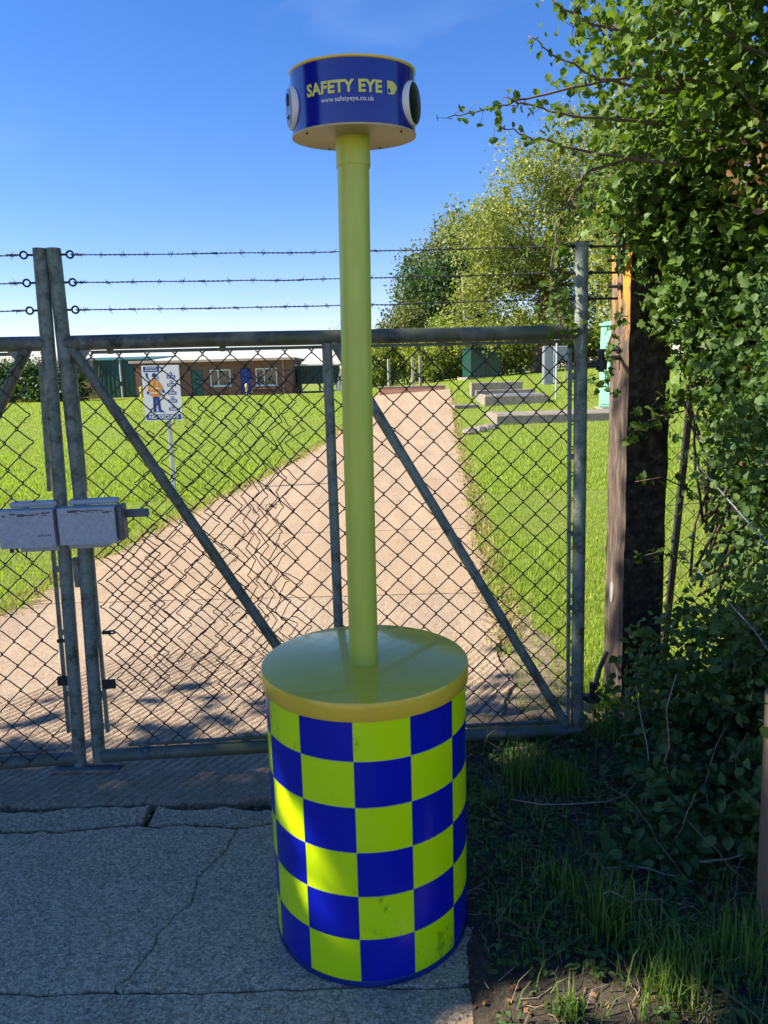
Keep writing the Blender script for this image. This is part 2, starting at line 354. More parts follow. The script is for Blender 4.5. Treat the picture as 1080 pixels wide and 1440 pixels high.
APRON = concrete_mat('ribbed_concrete', (0.38, 0.28, 0.185), (0.50, 0.38, 0.26), (0.62, 0.51, 0.40), 0.0, 60, 0.3, 0.2)
ROAD = concrete_mat('old_road_aggregate', (0.47, 0.335, 0.205), (0.61, 0.45, 0.29), (0.95, 0.83, 0.64), 0.0, 58, 0.35, 0.75)
KERB = concrete_mat('weathered_concrete', (0.22, 0.19, 0.15), (0.34, 0.30, 0.25), (0.42, 0.4, 0.36), 0.0, 30, 0.4, 0.2)

# drive: separate slabs with open joints
drive = setting('concrete_drive', (0, 0, 0))
JY = [2.62, 5.3, 7.6, 9.4, 11.25, 14.7, 18.6, 22.5, 26.4, 30.3, 34.6]
for i in range(len(JY) - 1):
    y0, y1 = JY[i] + 0.008, JY[i + 1] - 0.008
    if i == 0:
        xs0 = list(np.linspace(0, 0.42, 40)) + list(np.linspace(0.425, 1, 440)); ys0 = list(np.linspace(0, 0.6, 110)) + list(np.linspace(0.62, 1, 30)); ny, nx = len(ys0) - 1, len(xs0) - 1
    else: ny, nx = 24, 22; ys0 = np.linspace(0, 1, 25); xs0 = np.linspace(0, 1, 23)
    top = []
    for a in range(ny + 1):
        y = y0 + (y1 - y0) * ys0[a]
        l = interp(LEFT, y) + 0.08 * fbm(y * 1.9, 2.0, 0, 4) ; r = interp(RIGHT, y) + 0.07 * fbm(y * 2.3, 7.0, 0, 4)
        yy0 = y
        for b in range(nx + 1):
            x = l + (r - l) * xs0[b]
            yy = yy0 + (0.045 * fbm(x * 2.4, 4.0) + 0.020 * fbm(x * 11, 1.0) + 0.010 * fbm(x * 45, 1.0) if (i == 0 and a == 0) else 0)
            z = T(x, yy) + 0.004 * fbm(x * 0.7, yy * 0.7)
            if i == 0:
                q = x * 0.85 - yy * 0.52 + 0.012 * fbm(x * 2.2, yy * 2.2)
                z += (0.0095 * (abs(math.sin(math.pi * q / 0.040)) ** 0.7 - 0.6) * max(0.25, 0.8 + 0.8 * fbm(x * 1.1, yy * 1.1, 5))) * (1.0 if yy < 3.6 else max(0.25, 1 - (yy - 3.6) * 0.6)) + 0.003 * fbm(x * 26, yy * 26, 0, 2)
                if b in (0, nx) or a in (0,): z -= 0.01
            top.append((x, yy, z))
    top = np.array(top); n = nx + 1
    k = np.arange(nx)[None, :] + (np.arange(ny) * n)[:, None]
    fs = np.stack([k, k + 1, k + 1 + n, k + n], -1).reshape(-1, 4)
    rim = list(range(n)) + [n * (a + 1) + nx for a in range(ny)] + [n * ny + b for b in range(nx - 1, -1, -1)] + [n * a for a in range(ny - 1, 0, -1)]
    low = top[rim] - np.array((0, 0, 0.10)); o = len(top); m_ = len(rim)
    sf = np.array([(rim[(j + 1) % m_], rim[j], o + j, o + (j + 1) % m_) for j in range(m_)])
    mesh_obj('slab', np.vstack([top, low]), np.vstack([fs, sf]), APRON if i == 0 else DRIVE, drive, 30)

# old road in front of the gate: broken slabs with real cracks between them
road = setting('old_road', (0, 0, 0))
def jag(p, q, n, amp, seed):
    out = []
    for i in range(n + 1):
        t = i / n; x = p[0] + (q[0] - p[0]) * t; y = p[1] + (q[1] - p[1]) * t
        L = math.hypot(q[0] - p[0], q[1] - p[1]); d = amp * (fbm(t * L * 1.3 + seed, seed * 1.7, 0, 2) + 0.55 * fbm(t * L * 7 + seed, seed * 1.7, 2, 4)) * (1 if 0 < i < n else 0)
        out.append((x - (q[1] - p[1]) / L * d, y + (q[0] - p[0]) / L * d))
    return out
def off(path, dx, dy): return [(x + dx, y + dy) for x, y in path]
def wob(path, a, s): return [(x + a * fbm(x * 19, y * 19, s), y + a * fbm(x * 17, y * 17, s + 5)) for x, y in path]
def road_edge(y0, y1, n, s): return [(0.20 + 0.06 * (y - 1.6) + 0.05 * fbm(y * 3, s, 0, 4), y) for y in np.linspace(y0, y1, n)]
c1 = jag((-7, 1.80), (0.2, 1.715), 420, 0.020, 1.0)        # long crack in the foreground
c2 = jag((-7, 2.44), (0.26, 2.455), 460, 0.042, 9.0)        # broken edge by the gate
i3 = min(range(len(c1)), key=lambda i: abs(c1[i][0] + 0.74)); j3 = min(range(len(c2)), key=lambda i: abs(c2[i][0] + 0.58))
c3 = jag(c1[i3], c2[j3], 70, 0.045, 17.0)     # hairline crack running away from the camera
c4 = jag((-7, 2.60), (0.30, 2.60), 460, 0.042, 23.0)
def slab_piece(poly, top, mat):
    g = G(); n = len(poly)
    g.add([(x, y, top - 0.09) for x, y in poly] + [(x, y, top - 0.006) for x, y in poly], [(i, (i + 1) % n, n + (i + 1) % n, n + i) for i in range(n)])
    cx = sum(p[0] for p in poly) / n; cy = sum(p[1] for p in poly) / n
    inn = []
    for i in range(n):
        a, b = Vector(poly[i - 1]), Vector(poly[(i + 1) % n]); t = (b - a); t = t.normalized() if t.length > 0 else Vector((1, 0)); nn = Vector((-t.y, t.x))
        inn.append((poly[i][0] + nn.x * 0.006, poly[i][1] + nn.y * 0.006))
    g.add([(x, y, top - 0.006) for x, y in poly] + [(x, y, top) for x, y in inn], [(i, (i + 1) % n, n + (i + 1) % n, n + i) for i in range(n)])
    g.add([(x, y, top) for x, y in inn], [tuple(range(n))])
    return g.build('slab', mat, road, False)
g_ = 0.0025
A_ = [(-7, -14.0)] + [(2.5, -14.0), (2.5, -4)] + road_edge(-3.5, 1.69, 40, 3.0) + off(c1, 0, -g_)[::-1]
slab_piece(A_, 0.0, ROAD)
up1 = off(wob(c1, 0.004, 1), 0, g_); dn2 = off(wob(c2, 0.008, 2), 0, -0.010)
slab_piece(up1[:i3] + off(c3, -0.0010, 0)[1:-1] + dn2[:j3][::-1], 0.0, ROAD)
slab_piece([up1[i3]] + up1[i3 + 1:] + road_edge(1.74, 2.42, 20, 3.0) + dn2[j3 + 1:][::-1] + off(c3, 0.0010, 0)[1:-1][::-1], 0.0, ROAD)
sp = [i for i in range(len(c2))]
cuts = [0, 330, 385, 425, len(c2) - 1]                                  # the broken strip: loose pieces, one lost at the left
for q in range(4):
    a, b = cuts[q], cuts[q + 1]
    lo = off(c2[a:b + 1], 0, 0.010); x0, x1 = lo[0][0] + 0.006, lo[-1][0] - 0.006
    lo = [p for p in lo if x0 < p[0] < x1]; hi = [p for p in off(wob(c4, 0.012, 3), 0, -0.004) if x0 < p[0] < x1]
    if q == 0: hi = [p for p in hi if p[0] < -1.35]; lo = [p for p in lo if p[0] < -1.35]
    slab_piece(lo + hi[::-1], (-0.004, -0.003, -0.005, -0.002)[q], ROAD)

# slot for the drop bolt cast in the apron
g = G(); a = Vector((-1.41, 2.885, 0)); b = Vector((-1.16, 2.875, 0))
g.box((-1.285, 2.89, 0.003), (0.27, 0.042, 0.008), -0.04, 1)
for yy in (2.862, 2.918): g.box((-1.285, yy, 0.006), (0.285, 0.012, 0.014), -0.04, 0, 0.003)
o = g.build('bolt_keeper', [KERB, IRON], None, False, (-1.285, 2.89, 0))
tag(o, 'dark slotted bolt keeper set in the concrete under the meeting gate stiles', 'bolt keeper')

# ------------------------------------------------------------------ foliage tools
def shape(kind):
    if kind == 'quad': return np.array([(0, -.5, 0), (.36, 0, .06), (0, .55, 0), (-.36, 0, .06)]), [(0, 1, 2, 3)]
    if kind == 'ovate':
        v = np.array([(0, -.5, 0), (.26, -.22, .05), (.30, .08, .06), (0, .55, -.05), (-.30, .08, .06), (-.26, -.22, .05), (0, -.05, -.01)])
        return v, [(6, 0, 1), (6, 1, 2), (6, 2, 3), (6, 3, 4), (6, 4, 5), (6, 5, 0)]
    if kind == 'ivy':
        o = [(0, -.42, 0), (.25, -.5, .03), (.46, -.22, .07), (.28, -.02, .03), (.40, .2, .06), (.14, .2, .02), (0, .55, -.04),
             (-.14, .2, .02), (-.40, .2, .06), (-.28, -.02, .03), (-.46, -.22, .07), (-.25, -.5, .03)]
        v = np.array(o + [(0, -.08, 0)]); n = len(o); return v, [(n, i, (i + 1) % n) for i in range(n)]
    if kind == 'haw':
        o = [(0, -.5, 0), (.20, -.34, .02), (.38, -.16, .06), (.29, .02, .03), (.33, .20, .05), (.19, .34, .02), (0, .52, -.03),
             (-.19, .34, .02), (-.33, .20, .05), (-.29, .02, .03), (-.38, -.16, .06), (-.20, -.34, .02)]
        v = np.array(o + [(0, 0, -.01)]); n = len(o); return v, [(n, i, (i + 1) % n) for i in range(n)]

SHAPES = {}
def frames(P, out, spread):
    n = len(P); nn = nrm(out * (1 - spread) + RNG.normal(size=(n, 3)) * spread + np.array((0, 0, 0.25)))
    t = nrm(np.cross(nn, RNG.normal(size=(n, 3)))); t = nrm(t - 0.35 * np.array((0, 0, 1)) * np.abs(RNG.random((n, 1))))
    t = nrm(t - nn * (t * nn).sum(1, keepdims=True)); b = np.cross(t, nn); return b, t, nn

def leaf_cloud(P, out, size, kind='quad', spread=0.75, sv=0.35):
    sv_, sf = shape(kind); sv_ = sv_ * np.array((1, 1, 2.0 if kind != 'quad' else 1)); n = len(P); b, t, nn = frames(P, out, spread)
    s = size * (1 + sv * (RNG.random(n) * 2 - 1))
    V = P[:, None, :] + s[:, None, None] * (sv_[None, :, 0:1] * b[:, None] + sv_[None, :, 1:2] * t[:, None] + sv_[None, :, 2:3] * nn[:, None])
    Fc = np.array(sf); F = (np.arange(n) * len(sv_))[:, None, None] + Fc[None]
    return V.reshape(-1, 3), F.reshape(-1, Fc.shape[1])

def clumps(ells, n, per, sig, shell=0.55, flat=0.8):
    w = np.array([a[3] * a[4] * a[5] for a in ells]) ** 0.8; w = w / w.sum(); E = np.array(ells)
    idx = RNG.choice(len(ells), n, p=w); e = E[idx]
    d = nrm(RNG.normal(size=(n, 3))); rr = shell + (1 - shell) * RNG.random((n, 1)) ** 0.6
    C = e[:, :3] + d * rr * e[:, 3:6]
    P = (C[:, None] + RNG.normal(size=(n, per, 3)) * sig * np.array((1, 1, flat))).reshape(-1, 3)
    out = np.repeat(d, per, 0); return P, out, C

# one sunny gap list: leaves of the shading trees that stand between these spots and the sun are left out
GAPS = []
def gap_filter(P, rmul=1.0):
    keep = np.ones(len(P), bool); s = np.array(SUN)
    for c, r in GAPS:
        d = P - np.array(c); al = d @ s; perp = np.linalg.norm(d - al[:, None] * s, axis=1); keep &= ~((perp < r * rmul + 0.020) & (al > 0))
    return keep

def lobes(ells, k, f):
    out = []
    for e in ells:
        out.append((e[0], e[1], e[2], e[3] * 0.86, e[4] * 0.86, e[5] * 0.86))
        for d in nrm(RNG.normal(size=(k, 3)) + np.array((0, -0.25, 0.15))):
            q = f * (0.6 + 0.8 * RNG.random()); out.append((e[0] + d[0] * e[3] * 0.95, e[1] + d[1] * e[4] * 0.95, e[2] + d[2] * e[5] * 0.95, e[3] * q, e[4] * q, e[5] * q * 0.8))
    return out

def limb(g, p, q, r0, r1, wig, n=6, sides=7):
    p, q = Vector(p), Vector(q); pts = []; L = (q - p).length
    o1 = Vector(RNG.normal(size=3)) * wig * L
    for i in range(n + 1):
        t = i / n; pts.append(p.lerp(q, t) + o1 * math.sin(math.pi * t) + Vector(RNG.normal(size=3)) * wig * 0.12 * L * (0 < i < n))
    g.tube(pts, [r0 + (r1 - r0) * i / n for i in range(n + 1)], sides); return pts

def tree(name, label, cat, base, ells, trunk_r, n, per, sig, leaf, lmat, group=None, kind='quad', limbs=14, shell=0.5, gaps=False, trunks=1, spread=0.75, twigs=0):
    root = thing(name, base, label, cat, group)
    if twigs: ells = lobes(ells, 9, twigs)
    P, out, C = clumps(ells, n, per, sig, shell)
    if gaps: k = gap_filter(P); P, out = P[k], out[k]
    V, F = leaf_cloud(P, out, leaf, kind, spread); mesh_obj('crown', V, F, lmat, root)
    g = G(); cz = np.mean([e[2] for e in ells]); cx = np.mean([e[0] for e in ells]); cy = np.mean([e[1] for e in ells])
    for k in range(trunks):
        b = Vector(base) + Vector((RNG.normal() * 0.5 * (trunks > 1), RNG.normal() * 0.5 * (trunks > 1), -0.1))
        fork = Vector((b.x * 0.6 + cx * 0.4, b.y * 0.6 + cy * 0.4, b.z + (cz - b.z) * 0.62))
        limb(g, b, fork, trunk_r, trunk_r * 0.62, 0.03, 7, 10)
        for j in range(limbs // trunks):
            c = C[RNG.integers(len(C))]; m = fork.lerp(Vector(c), 0.55) + Vector((0, 0, 0.06 * (Vector(c) - fork).length))
            limb(g, fork, m, trunk_r * 0.42, trunk_r * 0.2, 0.05, 5, 6); limb(g, m, c, trunk_r * 0.2, trunk_r * 0.05, 0.06, 4, 5)
    g.build('trunk', BARK, root, True)
    return root, C

# ------------------------------------------------------------------ far setting: buildings
def brick_mat():
    m, nt, b = new_mat('red_brick'); t = nt.nodes.new('ShaderNodeTexCoord'); bt = nt.nodes.new('ShaderNodeTexBrick')
    mp = nt.nodes.new('ShaderNodeMapping'); mp.inputs['Rotation'].default_value = (R_(90), 0, 0); nt.links.new(t.outputs['Object'], mp.inputs[0]); nt.links.new(mp.outputs[0], bt.inputs['Vector'])
    bt.inputs['Color1'].default_value = (0.25, 0.085, 0.055, 1); bt.inputs['Color2'].default_value = (0.17, 0.055, 0.04, 1); bt.inputs['Mortar'].default_value = (0.26, 0.21, 0.17, 1)
    bt.inputs['Scale'].default_value = 1.0; bt.inputs['Brick Width'].default_value = 0.225; bt.inputs['Row Height'].default_value = 0.075; bt.inputs['Mortar Size'].default_value = 0.008
    f = noise_n(nt, 0.9, 5, 0.6)
    nt.links.new(mixc(nt, ramp(nt, f, [(0.35, (0.35, 0.35, 0.35)), (0.7, (0, 0, 0))]), bt.outputs[0], (0.15, 0.07, 0.05)), b.inputs['Base Color']); b.inputs['Roughness'].default_value = 0.85; return m
BRICK = brick_mat()
GREEN_STEEL = M('dark_green_cladding', (0.028, 0.115, 0.085), 0.45, 0.3, 1.2, stretch=(1, 1, 0.2))
GREEN_DK = M('dark_green_paint', (0.012, 0.058, 0.050), 0.35, 0.35, 3)
GREEN_MINT = M('mint_green_panel', (0.24, 0.55, 0.40), 0.5, 0.10, 2)
GREEN_DOOR = M('green_door_paint', (0.03, 0.115, 0.085), 0.5, 0.2, 3)
BLUE_DOOR = M('blue_door_paint', (0.01, 0.045, 0.36), 0.45, 0.2, 3)
WHITE = M('white_frame_paint', (0.78, 0.78, 0.76), 0.45, 0.08, 4)
FASCIA = M('pinkish_fascia', (0.52, 0.40, 0.34), 0.6, 0.2, 2)
FELT = M('roof_felt', (0.16, 0.16, 0.17), 0.9, 0.3, 2)
GLASS = M('window_glass', (0.05, 0.06, 0.055), 0.05, 0.5, 1.0, coat=0.6)
GREYSTEEL = M('grey_cabinet_paint', (0.19, 0.22, 0.25), 0.45, 0.15, 3)
PALEPOST = M('pale_galvanised', (0.50, 0.53, 0.55), 0.45, 0.2, 6, metal=0.2)
TERRA = M('terracotta_coping', (0.80, 0.36, 0.24), 0.8, 0.25, 3, bmp=0.3, bscale=12)
WOOD_POLE = M('weathered_pole', (0.42, 0.35, 0.28), 0.85, 0.3, 6, stretch=(1, 1, 0.1))
YELLOWP = M('hydrant_yellow', (0.72, 0.55, 0.10), 0.5, 0.1, 6)

by = 52.0; bz = 0.44
bld = thing('brick_building', (-11.5, by, bz), 'low flat-roofed red brick building with blue door and two white windows beyond the lawn', 'building')
X0, X1, H_ = -16.9, -6.1, 2.30
OPEN = [('d', -13.08, -12.27, 0.0, 1.76), ('w', -11.76, -10.35, 0.62, 1.74), ('d', -9.68, -8.92, 0.0, 1.76), ('w', -8.62, -7.15, 0.58, 1.76)]
def facade(g, y, x0, x1, z0, z1, opens, th):
    x = x0
    for k, a, b, lo, hi in opens:
        g.box(((x + a) / 2, y + th / 2, (z0 + z1) / 2), (a - x, th, z1 - z0))
        g.box(((a + b) / 2, y + th / 2, z0 + (hi + (z1 - z0)) / 2), (b - a, th, (z1 - z0) - hi))
        if lo > 0: g.box(((a + b) / 2, y + th / 2, z0 + lo / 2), (b - a, th, lo))
        x = b
    g.box(((x + x1) / 2, y + th / 2, (z0 + z1) / 2), (x1 - x, th, z1 - z0))
g = G(); facade(g, by, X0, X1, bz - 0.15, bz + H_, [(k, a, b, lo + (0.15 if lo else 0), hi + 0.15) for k, a, b, lo, hi in OPEN], 0.22)
g.box((X0 + 0.11, by + 3.2, bz + 1.05), (0.22, 5.9, 2.5)); g.box((X1 - 0.11, by + 3.2, bz + 1.05), (0.22, 5.9, 2.5)); g.box(((X0 + X1) / 2, by + 6.26, bz + 1.05), (X1 - X0, 0.22, 2.5))
g.build('wall', BRICK, bld)
g = G(); g.box(((X0 + X1) / 2, by + 3.1, bz + H_ + 0.075), (X1 - X0 + 0.5, 7.0, 0.15)); rf = g.build('roof', FELT, bld)
g = G(); g.box(((X0 + X1) / 2, by - 0.42, bz + H_ + 0.06), (X1 - X0 + 0.56, 0.05, 0.17), 0, 0, 0.01); g.build('fascia', FASCIA, rf)
for k, a, b, lo, hi in OPEN:
    if k == 'd':
        blue = a > -11
        g = G(); g.box(((a + b) / 2, by + 0.10, bz + hi / 2), (b - a - 0.04, 0.05, hi - 0.02), 0, 0, 0.008)
        for zz in (0.28, 0.72): g.box(((a + b) / 2, by + 0.072, bz + hi * zz), ((b - a) * 0.62, 0.012, hi * 0.33), 0, 0, 0.004)
        d = g.build('door', BLUE_DOOR if blue else GREEN_DOOR, bld); d['label'] = 'blue panelled door' if blue else 'green panelled door'
        g = G(); g.tube([(b - 0.12, by + 0.03, bz + 0.85), (b - 0.12, by + 0.03, bz + 0.98)], 0.014, 6); g.build('handle', PALEPOST, d)
    else:
        g = G(); w = 0.07
        for c, s in ((((a + b) / 2, by + 0.05, bz + lo + w / 2), (b - a, 0.09, w)), (((a + b) / 2, by + 0.05, bz + hi - w / 2), (b - a, 0.09, w)),
                     ((a + w / 2, by + 0.05, bz + (lo + hi) / 2), (w, 0.09, hi - lo - 2 * w)), ((b - w / 2, by + 0.05, bz + (lo + hi) / 2), (w, 0.09, hi - lo - 2 * w)),
                     ((a + (b - a) * 0.4, by + 0.05, bz + (lo + hi) / 2), (w, 0.088, hi - lo - 2 * w))): g.box(c, s)
        g.box(((a + b) / 2, by - 0.03, bz + lo - 0.025), (b - a + 0.1, 0.14, 0.05))
        wdw = g.build('window', WHITE, bld)
        for u0, u1 in ((a + w, a + (b - a) * 0.4 - w / 2), (a + (b - a) * 0.4 + w / 2, b - w)):
            g = G(); g.box(((u0 + u1) / 2, by + 0.06, bz + (lo + hi) / 2), (u1 - u0, 0.012, hi - lo - 2 * w)); g.build('pane', GLASS, wdw)
        g = G(); g.box((b - (b - a) * 0.25, by + 0.16, bz + (lo + hi) / 2), ((b - a) * 0.36, 0.02, hi - lo - 0.2)); g.build('curtain', FASCIA, wdw)
# brick flue / downpipe
g = G(); g.tube([(X1 - 0.6, by - 0.06, bz), (X1 - 0.6, by - 0.06, bz + H_)], 0.035, 8); g.build('downpipe', FASCIA, bld)

# big green steel shed at the left, corrugated
def corrugated(g, x0, x1, y, z0, z1, pitch=0.3, d=0.03):
    n = int((x1 - x0) / pitch); vs = []
    for i in range(n + 1):
        x = x0 + (x1 - x0) * i / n
        for u, yy in ((0, 0), (0.5, 0), (0.6, -d), (0.9, -d)): vs.append((x + u * pitch, y + yy))
    vs = [p for p in vs if p[0] <= x1]
    V = [(x, yy, z0) for x, yy in vs] + [(x, yy, z1) for x, yy in vs]; m = len(vs)
    g.add(V, [(i, i + 1, m + i + 1, m + i) for i in range(m - 1)])
shed = thing('steel_shed', (-19, 53.5, 0.45), 'long dark green corrugated steel shed left of the brick building', 'shed')
g = G(); corrugated(g, -22.6, -16.2, 53.5, 0.35, 3.02); g.box((-19.4, 56.4, 1.66), (6.4, 5.6, 2.6)); g.build('wall', GREEN_STEEL, shed)
g = G(); g.add([(-22.8, 53.3, 3.0), (-16.0, 53.3, 3.0), (-16.0, 59.6, 3.35), (-22.8, 59.6, 3.35), (-22.8, 53.3, 3.08), (-16.0, 53.3, 3.08), (-16.0, 59.6, 3.43), (-22.8, 59.6, 3.43)], [(3, 2, 1, 0), (4, 5, 6, 7), (0, 1, 5, 4), (1, 2, 6, 5), (2, 3, 7, 6), (3, 0, 4, 7)]); g.build('roof', GREEN_STEEL, shed)
g = G(); g.tube([(-18.4, 53.4, 0.4), (-18.4, 53.4, 3.0)], 0.07, 8); g.build('downpipe', PALEPOST, shed)
# long low dark green container right of the brick building
ct = thing('storage_container', (-4.9, 54, 1.0), 'dark green container with white roof edge right of the brick building', 'container')
g = G(); corrugated(g, -6.0, -3.0, 54, 1.02, 2.30, 0.24, 0.035); g.box((-4.5, 55.2, 1.66), (2.98, 2.3, 1.27)); g.build('side_panel', GREEN_DK, ct)
g = G(); g.box((-4.5, 55.1, 2.37), (3.2, 2.6, 0.14), 0, 0, 0.02); g.build('roof', WHITE, ct)
for x in (-5.8, -4.4, -3.2):
    g = G(); g.box((x, 54.3, 0.74), (0.12, 0.12, 0.56)); g.build('leg', KERB, ct)
# skip of scrap timber behind the centre upright
sk = thing('pallet_stack', (-2.6, 50, 0.6), 'grey pile of leaning boards on the lawn edge beside the green container', 'boards')
for k in range(6):
    g = G(); x = -3.0 + k * 0.13; g.tube([(x, 50, 0.55), (x + 0.35 - 0.1 * k, 50.3, 1.9 + 0.15 * math.sin(k * 2.3))], 0.07, 4); g.build('plank', WOOD_POLE if k % 2 else GREYSTEEL, sk)
# planter log and marker post in front of the brick building
g = G(); g.box((-7.9, 50.4, 0.62), (1.5, 0.5, 0.36), 0.03, 0, 0.05); g.box((-7.9, 50.4, 0.82), (1.6, 0.56, 0.06), 0.03, 0, 0.01)
tag(g.build('timber_planter', M('red_brown_timber', (0.16, 0.07, 0.045), 0.8, 0.3, 5), None, False, (-7.9, 50.4, 0.45)), 'low red-brown planter box on the grass in front of the blue door', 'planter')
g = G(); g.lathe((-16.35, 51.2, 0.42), [(0.09, 0), (0.09, 0.5), (0.07, 0.56), (0.12, 0.6), (0.12, 0.7), (0.04, 0.74)], 12)
tag(g.build('hydrant_post', YELLOWP, None, 40, (-16.35, 51.2, 0.42)), 'short yellow hydrant post on the grass at the left end of the brick building', 'hydrant')
g = G(); g.lathe((-9.1, 50.9, 0.42), [(0.07, 0), (0.06, 0.5), (0.10, 0.55), (0.10, 0.7), (0.02, 0.8)], 10)
tag(g.build('marker_post', YELLOWP, None, 40, (-9.1, 50.9, 0.42)), 'small yellow marker post standing in front of the blue door', 'post')

# terracotta end wall across the far end of the drive
tw = thing('end_wall', (1.6, 34.9, 0.7), 'low terracotta edging wall across the far end of the drive', 'wall')
g = G(); g.box((1.45, 35.0, 0.80), (3.1, 0.3, 0.32), 0.05, 0, 0.02); g.build('wall_face', TERRA, tw)
g = G(); g.box((1.45, 35.05, 0.985), (3.14, 0.42, 0.05), 0.05, 0, 0.01); g.build('coping', KERB, tw)
# green transformer kiosk
kx, ky, kz = 6.3, 46.0, 1.16
ks = thing('transformer_kiosk', (kx, ky, kz), 'dark green metal transformer kiosk on a plinth at the end of the lawn', 'kiosk')
g = G(); g.box((kx, ky + 0.8, kz - 0.02), (2.5, 2.0, 0.24), 0.22); g.build('plinth', KERB, ks)
g = G(); g.box((kx, ky + 0.8, kz + 0.95), (2.02, 1.5, 1.72), 0.22, 0, 0.03); g.build('cabinet', GREEN_DK, ks)
g = G(); g.box((kx, ky + 0.8, kz + 1.85), (2.14, 1.62, 0.08), 0.22, 0, 0.02); g.build('roof', GREEN_DK, ks)
for sx in (-0.5, 0.5):
    g = G(); cx, cy = kx + sx * 1.0 * math.cos(0.22) + 0.765 * math.sin(0.22), ky + 0.8 - 0.765 * math.cos(0.22) + sx * 1.0 * math.sin(0.22)
    g.box((cx, cy, kz + 0.95), (0.94, 0.03, 1.6), 0.22, 0, 0.01); d = g.build('door', GREEN_DK, ks)
    if sx > 0: g2 = G(); g2.box((cx - 0.1, cy - 0.025, kz + 1.42), (0.34, 0.012, 0.11), 0.22); g2.build('notice', WHITE, d)
    for hz in (0.3, 1.6):
        g2 = G(); g2.box((cx + sx * 0.8, cy - 0.02, kz + hz), (0.06, 0.03, 0.06), 0.22); g2.build('hinge', PALEPOST, d)
# raised concrete chambers in the lawn
ch = thing('concrete_chamber', (4.6, 26.8, 0.4), 'raised concrete chamber with grey metal cover standing in the lawn right of the drive', 'chamber')
g = G(); g.box((4.85, 26.85, 0.52), (2.3, 0.18, 0.42), 0.03, 0, 0.02); g.box((3.80, 27.9, 0.55), (0.18, 1.9, 0.42), 0.03, 0, 0.02); g.box((5.9, 27.95, 0.55), (0.18, 1.9, 0.4), 0.03, 0, 0.02); g.box((4.8, 28.95, 0.62), (2.3, 0.18, 0.55), 0.03, 0, 0.02); g.build('chamber_wall', KERB, ch)
g = G(); g.box((4.95, 27.6, 0.735), (1.7, 1.3, 0.06), 0.03, 0, 0.01); g.build('cover', GREYSTEEL, ch)
g = G(); g.box((4.7, 30.6, 0.86), (2.1, 0.5, 0.62), 0.02, 0, 0.03)
tag(g.build('concrete_block', KERB, None, False, (4.7, 30.6, 0.6)), 'dark weathered concrete block on the lawn behind the covered chamber', 'concrete block')
g = G(); g.box((3.0, 26.6, 0.38), (0.9, 0.5, 0.16), 0.1, 0, 0.02)
tag(g.build('inspection_cover', KERB, None, False, (3.0, 26.6, 0.3)), 'small flat dark concrete cover beside the left end of the chamber', 'cover')
sl = thing('concrete_plinth', (5.2, 21.6, 0.1), 'long low concrete plinth edging in the lawn in front of the mint green kiosk', 'plinth')
g = G(); g.box((5.6, 21.7, 0.17), (4.6, 0.22, 0.36), 0.06, 0, 0.03); g.box((3.42, 22.6, 0.20), (0.22, 1.7, 0.34), 0.06, 0, 0.02); g.build('front_edge', KERB, sl)
g = G(); g.box((5.65, 22.7, 0.30), (4.2, 1.7, 0.08), 0.06, 0, 0.01); g.build('deck', KERB, sl)
for k, (x, y, s) in enumerate(((2.95, 20.6, 0.28), (2.65, 20.0, 0.2), (2.3, 19.4, 0.22))):
    g = G(); g.lathe((x, y, 0.02), [(s * 0.7, -0.05), (s, 0.03), (s * 0.8, 0.12), (0.02, 0.16)], 7)
    tag(g.build('rubble_stone', KERB, None, False, (x, y, 0)), ('largest rubble stone, against the left end of the concrete plinth', 'small rubble stone in the middle of the three by the drive', 'rubble stone nearest the drive, furthest from the plinth')[k], 'stone', 'rubble stones beside the drive')
# tall mint kiosk
mk = thing('mint_kiosk', (7.75, 24.5, 0.25), 'tall narrow mint green plastic kiosk behind the hinge side of the gate', 'kiosk')
g = G(); g.box((7.75, 24.6, 0.28), (1.25, 1.1, 0.14), 0.0, 0, 0.02); g.build('plinth', KERB, mk)
g = G(); g.box((7.75, 24.6, 1.65), (0.92, 0.85, 2.6), -0.55, 0, 0.03); g.build('cabinet', GREEN_MINT, mk)
g = G(); co, si = math.cos(-0.55), math.sin(-0.55)
def rp(x, y, z): return (7.75 + x * co - y * si, 24.6 + x * si + y * co, z)
g.add([rp(-.5, -.47, 2.95), rp(.5, -.47, 2.95), rp(.5, .47, 2.95), rp(-.5, .47, 2.95), rp(-.5, -.47, 3.02), rp(.5, -.47, 3.22), rp(.5, .47, 3.22), rp(-.5, .47, 3.02)], [(3, 2, 1, 0), (4, 5, 6, 7), (0, 1, 5, 4), (1, 2, 6, 5), (2, 3, 7, 6), (3, 0, 4, 7)]); g.build('roof', GREEN_MINT, mk)
g = G(); c = rp(0, -.436, 1.65); g.box(c, (0.8, 0.02, 2.4), -0.55, 0, 0.006); g.build('door', GREEN_MINT, mk)
